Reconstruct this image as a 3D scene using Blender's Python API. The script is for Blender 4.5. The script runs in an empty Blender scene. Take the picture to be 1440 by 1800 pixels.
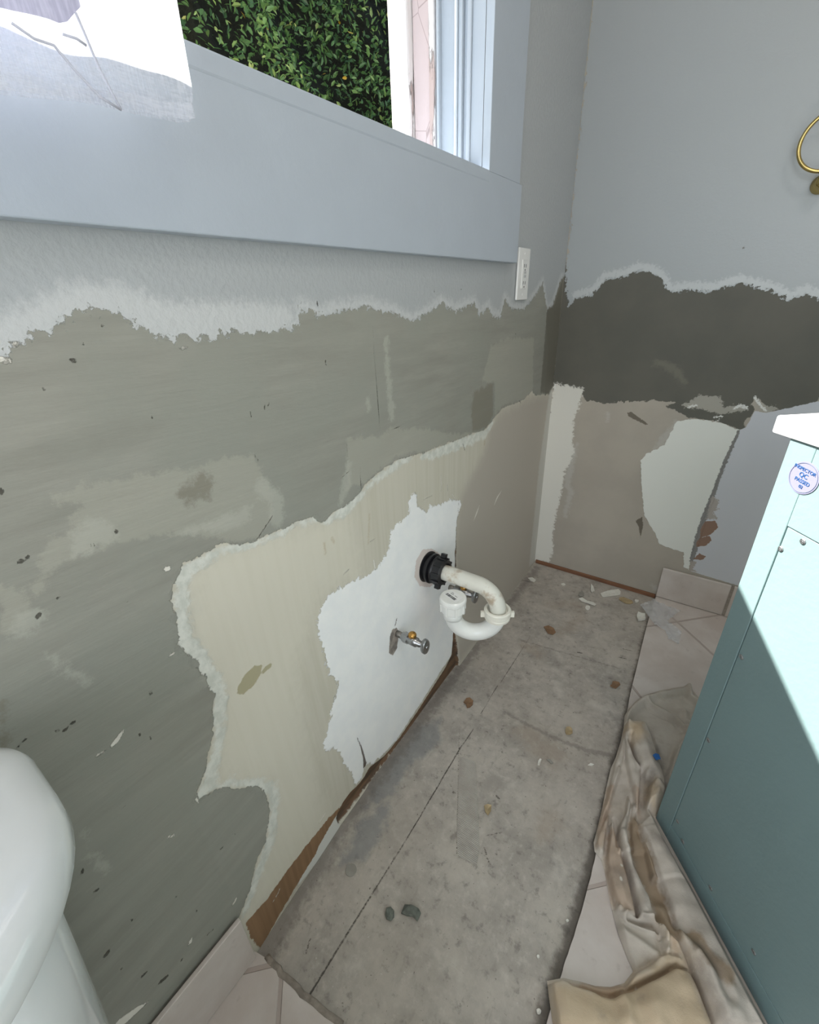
import bpy, bmesh, math, random
import numpy as np
from mathutils import Vector, Matrix
random.seed(7); RNG = np.random.default_rng(7)
SC = bpy.context.scene
COL = SC.collection
PI = math.pi

# ------------------------------------------------------------------ camera
F = 767.0
CX, CY = 720.0, 900.0
R = np.array([[0.8172834313480807, 0.2252715244781765, -0.5303777268166393],
              [0.5750355693866661, -0.37821758665595095, 0.7254554094389958],
              [-0.03717373782739628, -0.897888744446341, -0.43865010636327617]])
CAM = np.array([0.51837739, -1.62551385, 1.06])
cd = bpy.data.cameras.new('camera'); cam = bpy.data.objects.new('camera', cd); COL.objects.link(cam)
rx = R @ np.array([1, 0, 0]); ry = R @ np.array([0, -1, 0]); rz = R @ np.array([0, 0, -1])
cam.matrix_world = Matrix(((rx[0], ry[0], rz[0], CAM[0]), (rx[1], ry[1], rz[1], CAM[1]), (rx[2], ry[2], rz[2], CAM[2]), (0, 0, 0, 1)))
cd.sensor_fit = 'HORIZONTAL'; cd.sensor_width = 36.0; cd.lens = F / 1440 * 36.0
cd.clip_start = 0.02; cd.clip_end = 200
SC.camera = cam

# ------------------------------------------------------------------ light
SC.view_settings.view_transform = 'Standard'; SC.view_settings.look = 'None'
SC.view_settings.gamma = 1.0; SC.view_settings.exposure = 0.52
SC.view_settings.use_curve_mapping = False
w = bpy.data.worlds.new('sky'); SC.world = w; w.use_nodes = True
wn = w.node_tree; wn.nodes.clear()
sky = wn.nodes.new('ShaderNodeTexSky'); sky.sky_type = 'NISHITA'; sky.sun_disc = False
sky.sun_elevation = math.radians(41); sky.sun_rotation = math.radians(258); sky.air_density = 1.3; sky.dust_density = 1.5
bg = wn.nodes.new('ShaderNodeBackground'); bg.inputs['Strength'].default_value = 0.175
wo = wn.nodes.new('ShaderNodeOutputWorld')
wn.links.new(sky.outputs[0], bg.inputs[0]); wn.links.new(bg.outputs[0], wo.inputs[0])
SUN_DIR = Vector((1.0, 0.12, -1.12)).normalized()
sl = bpy.data.lights.new('sun', 'SUN'); sl.energy = 17.0; sl.angle = math.radians(0.55); sl.color = (1.0, 0.96, 0.9)
so = bpy.data.objects.new('sun', sl); COL.objects.link(so); so.location = (-3, -3, 4)
so.rotation_euler = SUN_DIR.to_track_quat('-Z', 'Y').to_euler()
# added fill: an unseen ceiling lamp and an area light behind the camera
CEIL_FILL_W, REAR_FILL_W = 3.2, 14.5

# ------------------------------------------------------------------ pixel -> place
def ray(p): return R @ np.array([p[0] - CX, p[1] - CY, F])
def onx(p, x=0.0): r = ray(p); return CAM + r * ((x - CAM[0]) / r[0])
def ony(p, y=0.0): r = ray(p); return CAM + r * ((y - CAM[1]) / r[1])
def onz(p, z=0.0): r = ray(p); return CAM + r * ((z - CAM[2]) / r[2])
def sm(a, b, x): t = np.clip((x - a) / (b - a), 0, 1); return t * t * (3 - 2 * t)
def bulge(y, z):       # the old wall leans into the room near its foot at the tiled end
    foot = np.interp(-np.asarray(y, float), [0, .43, .71, 1.04, 1.16, 1.27, 1.345, 1.41, 1.46, 1.51, 1.7], [0, .012, .020, .022, .0235, .029, .036, .040, .0445, .050, .051])
    return foot * (1 - sm(0.06, 0.60, z))
def onwall(p):
    x = 0.0
    for _ in range(6):
        q = onx(p, x); x = float(bulge(q[1], q[2]))
    return q
def WL(pts): return np.array([onwall(p)[1:3] for p in pts])        # left wall: (y, z)
def WB(pts): return np.array([ony(p, 0.0)[[0, 2]] for p in pts])    # back wall: (x, z)
def FL(pts, z=0.0): return np.array([onz(p, z)[:2] for p in pts])   # floor: (x, y)

# ------------------------------------------------------------------ signed distances
FAR = 0.08
def sdf_poly(P, U, V):
    out = np.full(U.shape, FAR)
    lo = P.min(0) - FAR; hi = P.max(0) + FAR
    m = (U > lo[0]) & (U < hi[0]) & (V > lo[1]) & (V < hi[1])
    if not m.any(): return out
    x = U[m]; y = V[m]; d = np.full(x.shape, 1e9); ins = np.zeros(x.shape, bool)
    n = len(P)
    for i in range(n):
        a = P[i]; b = P[(i + 1) % n]; e = b - a
        t = np.clip(((x - a[0]) * e[0] + (y - a[1]) * e[1]) / max(e @ e, 1e-12), 0, 1)
        d = np.minimum(d, (x - a[0] - t * e[0]) ** 2 + (y - a[1] - t * e[1]) ** 2)
        c = ((a[1] > y) != (b[1] > y))
        if abs(e[1]) > 1e-12: ins ^= c & (x < e[0] * (y - a[1]) / e[1] + a[0])
    d = np.sqrt(d); d[ins] *= -1
    out[m] = np.clip(d, -FAR, FAR); return out
def sdf_stroke(P, r, U, V):
    out = np.full(U.shape, FAR); rr = np.broadcast_to(np.asarray(r, float), (len(P),))
    lo = P.min(0) - FAR - rr.max(); hi = P.max(0) + FAR + rr.max()
    m = (U > lo[0]) & (U < hi[0]) & (V > lo[1]) & (V < hi[1])
    if not m.any(): return out
    x = U[m]; y = V[m]; d = np.full(x.shape, 1e9)
    for i in range(max(1, len(P) - 1)):
        a = P[i]; b = P[min(i + 1, len(P) - 1)]; e = b - a
        t = np.clip(((x - a[0]) * e[0] + (y - a[1]) * e[1]) / max(e @ e, 1e-12), 0, 1)
        d = np.minimum(d, np.hypot(x - a[0] - t * e[0], y - a[1] - t * e[1]) - (rr[i] + t * (rr[min(i + 1, len(P) - 1)] - rr[i])))
    out[m] = np.clip(d, -FAR, FAR); return out
class Layer:
    def __init__(s, conv): s.conv = conv; s.items = []
    def poly(s, pts, o=(0, 0), k=1.0):
        s.items.append(('p', s.conv([(o[0] + x / k, o[1] + y / k) for x, y in pts]), None)); return s
    def stroke(s, pts, r, o=(0, 0), k=1.0):
        s.items.append(('s', s.conv([(o[0] + x / k, o[1] + y / k) for x, y in pts]), r)); return s
    def thin(s, k):
        s.items = [(t, P, r if r is None else np.asarray(r, float) * k) for t, P, r in s.items]; return s
    def eval(s, U, V):
        d = np.full(U.shape, FAR)
        for t, P, r in s.items:
            d = np.minimum(d, sdf_poly(P, U, V) if t == 'p' else sdf_stroke(P, r, U, V))
        return d

# ------------------------------------------------------------------ object helpers
def tag(o, label, cat, group=None):
    o['label'] = label; o['category'] = cat
    if group: o['group'] = group
    return o
def struct(o): o['kind'] = 'structure'; return o
def empty(name, loc, rz=0.0):
    o = bpy.data.objects.new(name, None); COL.objects.link(o); o.location = loc; o.rotation_euler = (0, 0, rz)
    o.empty_display_size = 0.05; return o
def link(name, me, mat, parent=None, smooth=False):
    o = bpy.data.objects.new(name, me); COL.objects.link(o)
    if mat is not None: me.materials.append(mat)
    if parent is not None: o.parent = parent
    if smooth: me.polygons.foreach_set('use_smooth', [True] * len(me.polygons))
    return o
def obj(name, bm, mat, parent=None, smooth=False):
    bmesh.ops.recalc_face_normals(bm, faces=bm.faces)
    me = bpy.data.meshes.new(name); bm.to_mesh(me); bm.free()
    return link(name, me, mat, parent, smooth)
def pydata(name, vs, fs, mat, parent=None, smooth=False):
    me = bpy.data.meshes.new(name); me.from_pydata([tuple(map(float, v)) for v in vs], [], fs); me.update()
    return link(name, me, mat, parent, smooth)
def bevel(o, w_, seg=2):
    m = o.modifiers.new('bevel', 'BEVEL'); m.width = w_; m.segments = seg; m.limit_method = 'ANGLE'; m.angle_limit = math.radians(40); return o
def box(bm, lo, hi, M=None):
    vs = [bm.verts.new(((lo, hi)[i & 1][0], (lo, hi)[i >> 1 & 1][1], (lo, hi)[i >> 2 & 1][2])) for i in range(8)]
    for f in ((0, 2, 3, 1), (4, 5, 7, 6), (0, 1, 5, 4), (2, 6, 7, 3), (0, 4, 6, 2), (1, 3, 7, 5)): bm.faces.new([vs[i] for i in f])
    if M is not None: bmesh.ops.transform(bm, matrix=M, verts=vs)
    return vs
def boxobj(name, lo, hi, mat, parent=None, bev=0.0, M=None):
    bm = bmesh.new(); box(bm, lo, hi, M); o = obj(name, bm, mat, parent)
    if bev: bevel(o, bev)
    return o
def frame_of(d):
    d = Vector(d).normalized(); a = Vector((0, 0, 1)) if abs(d.z) < 0.9 else Vector((0, 1, 0))
    u = a.cross(d).normalized(); return u, d.cross(u)
def tube(bm, pts, rad, n=20, caps=True, ref=None):
    pts = [Vector(p) for p in pts]; rr = rad if hasattr(rad, '__len__') else [rad] * len(pts)
    rings = []; u = None
    for i, p in enumerate(pts):
        d = (pts[min(i + 1, len(pts) - 1)] - pts[max(i - 1, 0)]).normalized()
        if u is None: u = frame_of(d)[0]
        u = (u - d * u.dot(d)).normalized(); v = d.cross(u)
        rings.append([bm.verts.new(p + (u * math.cos(2 * PI * k / n) + v * math.sin(2 * PI * k / n)) * rr[i]) for k in range(n)])
    for a, b in zip(rings, rings[1:]):
        for k in range(n): bm.faces.new((a[k], a[(k + 1) % n], b[(k + 1) % n], b[k]))
    if caps: bm.faces.new(rings[0][::-1]); bm.faces.new(rings[-1])
    return rings
def lathe(bm, base, axis, prof, n=32):   # prof: (distance along axis, radius)
    ax = Vector(axis).normalized(); u, v = frame_of(ax); b = Vector(base)
    rings = [[bm.verts.new(b + ax * h + (u * math.cos(2 * PI * k / n) + v * math.sin(2 * PI * k / n)) * max(r, 1e-4)) for k in range(n)] for h, r in prof]
    for a, c in zip(rings, rings[1:]):
        for k in range(n): bm.faces.new((a[k], a[(k + 1) % n], c[(k + 1) % n], c[k]))
    bm.faces.new(rings[0][::-1]); bm.faces.new(rings[-1])
def arc(c, a0, a1, r, e1, e2, n=12):
    c = Vector(c); e1 = Vector(e1); e2 = Vector(e2)
    return [c + e1 * (r * math.cos(a0 + (a1 - a0) * i / n)) + e2 * (r * math.sin(a0 + (a1 - a0) * i / n)) for i in range(n + 1)]

# ------------------------------------------------------------------ materials
def lin(c):
    def f(v): v /= 255.0; return v / 12.92 if v <= 0.04045 else ((v + 0.055) / 1.055) ** 2.4
    return (f(c[0]), f(c[1]), f(c[2]), 1.0)
class NT:
    def __init__(s, name):
        s.m = bpy.data.materials.new(name); s.m.use_nodes = True; s.t = s.m.node_tree; s.t.nodes.clear()
        s.out = s.n('ShaderNodeOutputMaterial'); s.b = s.n('ShaderNodeBsdfPrincipled'); s.l(s.b.outputs[0], s.out.inputs[0])
        s.co = s.n('ShaderNodeTexCoord').outputs['Object']
    def n(s, t, **k):
        x = s.t.nodes.new(t)
        for a, v in k.items(): setattr(x, a, v)
        return x
    def l(s, a, b): s.t.links.new(a, b)
    def put(s, sock, v):
        if hasattr(v, 'links'): s.l(v, sock)
        else: sock.default_value = v
    def math(s, op, a, b=0.0, c=None):
        x = s.n('ShaderNodeMath', operation=op); s.put(x.inputs[0], a); s.put(x.inputs[1], b)
        if c is not None: s.put(x.inputs[2], c)
        return x.outputs[0]
    def noise(s, scale, detail=4.0, rough=0.55, stretch=None, dist=0.0):
        x = s.n('ShaderNodeTexNoise'); x.inputs['Scale'].default_value = scale; x.inputs['Detail'].default_value = detail
        x.inputs['Roughness'].default_value = rough; x.inputs['Distortion'].default_value = dist
        c = s.co
        if stretch is not None:
            mp = s.n('ShaderNodeMapping'); mp.inputs['Scale'].default_value = stretch[:3]
            if len(stretch) > 3: mp.inputs['Rotation'].default_value = stretch[3:6]
            s.l(c, mp.inputs[0]); c = mp.outputs[0]
        s.l(c, x.inputs['Vector']); return x.outputs['Fac']
    def ramp(s, v, a, b, c=0.0, d=1.0, smooth=True):
        x = s.n('ShaderNodeMapRange'); x.interpolation_type = 'SMOOTHSTEP' if smooth else 'LINEAR'
        s.put(x.inputs[0], v)
        for i, q in enumerate((a, b, c, d)): s.put(x.inputs[1 + i], q)
        return x.outputs[0]
    def mix(s, f, a, b, mode='MIX'):
        x = s.n('ShaderNodeMix', data_type='RGBA', blend_type=mode); s.put(x.inputs[0], f); s.put(x.inputs[6], a); s.put(x.inputs[7], b)
        return x.outputs[2]
    def attr(s, name):
        x = s.n('ShaderNodeAttribute', attribute_name=name); return x.outputs['Fac']
    def edge(s, name, amp, noise, soft):
        d = s.math('MULTIPLY_ADD', s.math('SUBTRACT', noise, 0.5), amp * 2.4, s.attr(name))
        return s.ramp(d, soft, -soft)
    def bump(s, h, dist, strength=1.0):
        x = s.n('ShaderNodeBump'); x.inputs['Distance'].default_value = dist; x.inputs['Strength'].default_value = strength
        s.l(h, x.inputs['Height']); s.l(x.outputs[0], s.b.inputs['Normal'])
    def set(s, **k):
        names = dict(color='Base Color', rough='Roughness', metal='Metallic', spec='Specular IOR Level', coat='Coat Weight', trans='Transmission Weight', alpha='Alpha', coatrough='Coat Roughness')
        for a, v in k.items(): s.put(s.b.inputs[names[a]], v)
        return s
def plain(name, c, rough=0.5, metal=0.0, var=0.06, scale=30.0, bump=0.0, coat=0.0, bscale=None, spec=0.5):
    t = NT(name); nz = t.noise(scale, 5)
    k = t.ramp(nz, 0.3, 0.7, 1 - var, 1 + var)
    col = t.mix(1.0, lin(c), lin(c)); x = t.n('ShaderNodeVectorMath', operation='SCALE')
    t.l(col, x.inputs[0]); t.l(k, x.inputs[3]); t.set(color=x.outputs[0], rough=rough, metal=metal, coat=coat, spec=spec)
    if bump: t.bump(t.noise(bscale or scale * 4, 4), bump)
    return t.m

# ------------------------------------------------------------------ LEFT WALL layers (traced on the wall's own plane)
L = {}
def LW(n): L[n] = Layer(WL); return L[n]
c2 = dict(o=(0, 480), k=3.0); c3 = dict(o=(440, 500), k=2.769); c4 = dict(o=(880, 440), k=2.571); c5 = dict(o=(540, 820), k=3.6)
c8 = dict(o=(400, 1050), k=2.4); cm = dict(o=(0, 900), k=2.571); cl = dict(o=(0, 1280), k=3.0)
top_edge = [(-150, 705), (-40, 655), (0, 627), (7, 620), (20, 605), (43, 597), (67, 586), (90, 575), (117, 563), (140, 550), (160, 545), (187, 548), (213, 548), (230, 560), (237, 572), (260, 583), (280, 592), (310, 597), (327, 590), (347, 597), (377, 595), (387, 583), (400, 590), (420, 582), (443, 585), (483, 582), (512, 578), (525, 574), (528, 543), (548, 550), (566, 556), (588, 547), (620, 543), (649, 539), (671, 547), (689, 549), (707, 558), (725, 565), (747, 554), (776, 534), (801, 547), (834, 534), (844, 554), (859, 540), (866, 556), (880, 558), (888, 526), (899, 543), (919, 545), (938, 525), (954, 498), (962, 545), (971, 539), (986, 492), (993, 487)]
low_edge = [(976, 668), (966, 693), (940, 695), (936, 687), (919, 704), (884, 717), (866, 738), (855, 753), (830, 762), (801, 774), (743, 796), (700, 807), (657, 836), (635, 861), (620, 879), (584, 904), (566, 919), (552, 908), (523, 915), (494, 931), (440, 953), (428, 954), (389, 956), (350, 978), (323, 991), (307, 1017), (298, 1059), (311, 1079), (313, 1133), (338, 1153), (362, 1196), (377, 1223), (373, 1258), (377, 1289), (366, 1324), (358, 1367), (346, 1394), (346, 1410), (362, 1398), (381, 1384), (420, 1386), (459, 1382), (471, 1402), (475, 1429), (469, 1456), (467, 1480), (453, 1507), (443, 1547), (430, 1590), (420, 1610)]
LW('band').poly([(x, y - 45) for x, y in top_edge] + low_edge + [(400, 1650), (300, 1800), (100, 2100), (-400, 2100), (-400, 900)])
LW('upper').poly(top_edge + [(1002, 400), (1042, 0), (1050, -80), (400, -80), (-400, 200), (-400, 800)])
LW('halo').stroke([(868, 742), (852, 764), (830, 772), (801, 783), (770, 795), (743, 804)], [.004, .012, .012, .014, .012, .006]) \
  .stroke([(720, 806), (700, 815), (657, 846), (635, 868)], [.005, .008, .007, .004]).stroke([(648, 858), (625, 880), (600, 900), (570, 919)], [.003, .01, .014, .005]) \
  .stroke([(555, 912), (523, 922), (494, 936), (440, 960), (389, 968), (350, 990), (325, 1006), (318, 1050), (322, 1090), (325, 1130), (350, 1158), (375, 1200), (390, 1228), (384, 1262), (386, 1300), (378, 1335), (366, 1372), (352, 1398)], [.005, .005, .005, .004, .007, .007, .011, .009, .011, .011, .012, .013, .012, .011, .009, .008, .014, .006]) \
  .stroke([(362, 1388), (400, 1376), (440, 1376), (476, 1388), (483, 1420), (478, 1462), (464, 1510), (448, 1555), (432, 1600)], [.009, .006, .007, .01, .01, .01, .011, .011, .006])
LW('pale').poly([(340, 1000), (400, 960), (520, 930), (610, 900), (640, 1010), (560, 1040), (520, 1180), (560, 1400), (620, 1420), (430, 1620), (470, 1480), (470, 1380), (370, 1370), (390, 1230), (330, 1130)])
LW('right').poly([(975, 690), (930, 700), (880, 725), (862, 752), (850, 800), (812, 870), (804, 900), (801, 1000), (804, 1168), (870, 1085), (945, 995)])
LW('compound').poly([(729, 864), (732, 876), (734, 889), (746, 898), (751, 899), (755, 889), (773, 887), (790, 878), (807, 880), (811, 887), (803, 912), (801, 945), (801, 1000), (799, 1060), (798, 1109), (793, 1152), (779, 1173), (762, 1200), (733, 1246), (700, 1296), (675, 1325), (654, 1342), (640, 1342), (637, 1367), (625, 1379), (617, 1358), (604, 1342), (590, 1312), (571, 1321), (569, 1308), (579, 1267), (594, 1204), (590, 1192), (579, 1187), (571, 1150), (562, 1125), (558, 1092), (562, 1076), (576, 1048), (593, 1034), (607, 1030), (623, 1020), (651, 1009), (662, 998), (673, 984), (684, 964), (687, 931), (707, 914), (718, 906), (718, 881), (726, 866)])
LW('flecks').stroke([(775, 834), (776, 850), (775, 864)], [.001, .0035, .001]).stroke([(786, 852), (787, 862)], .0025).stroke([(744, 878), (760, 871)], .002).stroke([(795, 868), (802, 880)], .003) \
  .stroke([(657, 985), (660, 1000)], .004).stroke([(651, 952), (658, 948)], .002).stroke([(604, 1010), (614, 1000)], .0015) \
  .stroke([(832, 918), (838, 902), (843, 888)], [.001, .006, .001]).stroke([(868, 890), (874, 875), (882, 862)], [.001, .006, .001]) \
  .stroke([(292, 1000), (296, 1000)], .005).stroke([(299, 1152), (306, 1148)], .003).stroke([(196, 1312), (205, 1302), (216, 1285)], [.003, .006, .003]).stroke([(172, 1327), (182, 1322)], .003) \
  .stroke([(296, 1472), (306, 1468)], .003).stroke([(410, 1590), (415, 1580)], .003).stroke([(334, 1658), (336, 1652)], .004).stroke([(0, 632), (14, 634)], .004).stroke([(24, 606), (30, 604)], .003) \
  .stroke([(316, 613), (330, 611)], .002).stroke([(345, 1405), (349, 1410)], .003).stroke([(210, 1800), (240, 1776), (262, 1760)], [.012, .008, .001]) \
  .stroke([(480, 1585), (488, 1572), (492, 1562)], .002).stroke([(562, 1445), (572, 1430)], .004)
# paler and darker trowelled zones inside the dark band
LW('lightA').poly([(290, 1180), (500, 1100), (850, 1050), (1040, 1030), (1160, 975), (1340, 960), (1390, 1080), (1440, 1150), (1440, 1290), (1360, 1400), (1250, 1420), (1000, 1375), (800, 1395), (600, 1410), (380, 1500), (250, 1600), (190, 1700), (180, 1660), (215, 1500), (270, 1410), (400, 1350), (380, 1280), (450, 1240), (430, 1215), (290, 1200)], **c2) \
  .poly([(1010, 800), (1170, 700), (1090, 720), (960, 730), (850, 700), (680, 705), (640, 740), (470, 745), (470, 1000), (560, 960), (720, 830)], **c3) \
  .poly([(1170, 300), (1250, 260), (1380, 260), (1375, 520), (1330, 560), (1230, 590), (1190, 640), (1190, 480), (1130, 470)], **c3).poly([(0, 330), (110, 340), (130, 420), (100, 520), (40, 560), (0, 540)], **cm)
LW('lightB').poly([(960, 1370), (1060, 1320), (1200, 1270), (1330, 1230), (1310, 1310), (1200, 1360), (1050, 1370)], **c2).poly([(420, 1330), (520, 1290), (620, 1380), (600, 1420), (440, 1480), (380, 1500), (390, 1440)], **c2) \
  .stroke([(660, 270), (672, 450), (690, 640)], [.006, .006, .009], **c3).stroke([(570, 560), (575, 600)], .003, **c3).stroke([(480, 880), (470, 960), (440, 1060)], [.008, .012, .006], **c3) \
  .stroke([(75, 545), (120, 500), (160, 470)], [.004, .012, .006], **cm).stroke([(215, 645), (300, 710), (400, 765)], [.001, .003, .004], **cm).stroke([(440, 540), (460, 620)], .002, **cl).stroke([(480, 670), (520, 720), (570, 738)], .003, **cl).stroke([(60, 980), (130, 1050), (130, 1140)], .012, **c3)
LW('darkA').poly([(940, 1160), (1060, 1050), (1130, 1110), (1100, 1190), (990, 1215)], **c2).poly([(1090, 520), (1185, 480), (1180, 640), (1150, 700), (1080, 720), (1075, 600)], **c3) \
  .poly([(960, 560), (975, 480), (1001, 470), (1001, 640), (975, 700), (958, 695), (964, 620)]).poly([(0, 870), (40, 1000), (30, 1100), (0, 1130)], **cm)
LW('nicks').stroke([(595, 200), (602, 330), (620, 560), (634, 715)], [.0008, .0014, .0014, .0012], **c3).stroke([(30, 1245), (110, 1125)], .0011, **c3).stroke([(535, 890), (540, 1005)], .0012, **c3) \
  .stroke([(470, 780), (490, 950)], .001, **c3).stroke([(440, 945), (480, 910)], .001, **c3).stroke([(68, 610), (72, 585)], .0014, **c3).stroke([(88, 590), (90, 575)], .0014, **c3).stroke([(0, 620), (8, 650)], .001, **c3) \
  .stroke([(365, 370), (368, 374)], .002, **c3).stroke([(366, 388), (370, 390)], .002, **c3).stroke([(45, 548), (48, 552)], .0015, **c3).stroke([(963, 205), (965, 206)], .0015, **c3).stroke([(1290, 240), (1293, 243)], .002, **c3) \
  .stroke([(680, 715), (745, 680)], .0011, **c3).stroke([(1035, 775), (1045, 808)], .0022, **c3).stroke([(1310, 565), (1318, 578)], .0022, **c3).stroke([(20, 830), (45, 868)], .001, **c3).stroke([(765, 700), (768, 800)], .0007, **c3) \
  .stroke([(893, 15), (897, 40)], .0015, **c3).stroke([(1018, 20), (1030, 24)], .0014, **c3).stroke([(325, 85), (330, 105)], .002, **c3) \
  .stroke([(380, 460), (395, 462)], .003, **c2).stroke([(230, 611), (234, 613)], .0022, **c2).stroke([(802, 760), (805, 762)], .002, **c2).stroke([(541, 278), (545, 280)], .002, **c2).stroke([(436, 372), (439, 373)], .0016, **c2) \
  .stroke([(610, 1360), (616, 1368)], .0028, **c2).stroke([(485, 1432), (492, 1436)], .002, **c2).stroke([(105, 1522), (118, 1516)], .0035, **c2).stroke([(145, 1495), (152, 1498)], .0022, **c2).stroke([(5, 1140), (10, 1160)], .0025, **c2) \
  .stroke([(170, 475), (178, 462)], .0035, **cm).stroke([(290, 988), (300, 982)], .003, **cm).stroke([(325, 955), (335, 950)], .003, **cm).stroke([(255, 990), (265, 986)], .0022, **cm).stroke([(80, 1065), (90, 1060)], .002, **cm).stroke([(105, 1035), (118, 1022)], .0015, **cm) \
  .stroke([(676, 810), (686, 822), (678, 828)], .0018, **cm).stroke([(630, 1002), (634, 1010)], .002, **cm).stroke([(678, 1018), (681, 1030)], .0015, **cm).stroke([(535, 1350), (568, 1325)], .0013, **cm).stroke([(260, 390), (266, 388)], .002, **cm).stroke([(570, 405), (572, 407)], .0016, **cm) \
  .stroke([(925, 890), (930, 893)], .002, **cl).stroke([(1033, 962), (1037, 966)], .002, **cl).stroke([(694, 1010), (698, 1014)], .002, **cl).stroke([(555, 1200), (572, 1178)], .004, **cl).stroke([(750, 1308), (770, 1290)], .003, **cl).stroke([(845, 1340), (880, 1310)], .004, **cl).stroke([(640, 1268), (644, 1270)], .002, **cl) \
  .stroke([(1095, 1090), (1125, 1060)], .0018, **cl).stroke([(1240, 560), (1228, 556)], .001, **cl).stroke([(1160, 640), (1175, 628)], .002, **cl).stroke([(432, 770), (437, 740)], .002, **cl).stroke([(500, 860), (515, 852)], .003, **cl).stroke([(960, 1215), (958, 1225)], .002, **cl)
LW('stain').poly([(1070, 820), (1075, 790), (1110, 730), (1150, 695), (1185, 690), (1180, 730), (1150, 780), (1100, 825)], **cm).stroke([(1192, 718), (1220, 694)], .0045, **cm).poly([(742, 520), (755, 480), (780, 452), (790, 470), (770, 510), (745, 538)], **c8)
LW('rust').stroke([(360, 1260), (365, 1310)], .002, **c3).stroke([(398, 1235), (408, 1255)], .002, **c3).stroke([(580, 1120), (575, 1260)], .0012, **c3).stroke([(1140, 780), (1145, 700)], .003, **c3)
LW('brown').poly([(606, 1412), (590, 1455), (540, 1525), (458, 1668), (440, 1648), (432, 1622), (470, 1580), (505, 1530), (545, 1478), (580, 1435)])
LW('whitetear').poly([(592, 1432), (598, 1452), (588, 1476), (560, 1512), (522, 1560), (528, 1545), (556, 1500), (560, 1488)])
LW('gap').poly([(797, 1108), (801, 1108), (806, 1140), (808, 1172), (700, 1312), (650, 1378), (596, 1450), (592, 1436), (604, 1410), (618, 1392), (628, 1383), (640, 1368), (650, 1350), (676, 1330), (704, 1296), (735, 1250), (765, 1203), (783, 1175), (795, 1150)]).poly([(800, 965), (803, 965), (804, 1000), (800, 1010)])
LW('crack').stroke([(627, 1296), (634, 1312), (639, 1330), (641, 1345)], [.001, .002, .003, .006]).stroke([(694, 1100), (697, 1086)], .0015).stroke([(806, 882), (803, 920), (802, 965)], [.0006, .0008, .0012]).stroke([(803, 1010), (803, 1100)], .0012)
LW('hole').poly([(685, 1118), (689, 1106), (697, 1103), (701, 1112), (697, 1140), (690, 1152), (683, 1148)])
LW('rim').poly([(728, 1014), (731, 985), (742, 966), (758, 964), (775, 975), (775, 1015), (755, 1032), (738, 1030)])
LW('cornertape').poly([(966, 690), (978, 672), (960, 840), (942, 988), (930, 996), (938, 920), (948, 820)])

LW('fray').stroke([(x, y - 12) for x, y in top_edge[2:26]], .018).stroke([(x, y - 6) for x, y in top_edge[26:]], .008).stroke([(240, 545), (300, 565), (400, 560), (500, 560)], .018)
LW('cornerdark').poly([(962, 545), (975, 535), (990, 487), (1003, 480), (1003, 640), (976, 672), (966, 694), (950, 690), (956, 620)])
L['nicks'].thin(.6); L['flecks'].thin(.62)
AMP = dict(band=(.012, 46, .0008), upper=(.024, 75, .0005), halo=(.02, 46, .005), pale=(.04, 40, .03), right=(.02, 30, .03), compound=(.018, 75, .0006), flecks=(.003, 300, .0008), lightA=(.02, 50, .004), lightB=(.02, 60, .006),
           darkA=(.02, 50, .006), nicks=(.002, 500, .0006), stain=(.004, 120, .001), rust=(.006, 200, .003), brown=(.008, 120, .001), whitetear=(.006, 200, .001), gap=(.004, 60, .001), crack=(.003, 300, .0006), hole=(.004, 200, .001), rim=(.005, 200, .001), fray=(.02, 110, .010), cornerdark=(.014, 60, .004), cornertape=(.02, 80, .008))
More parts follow.
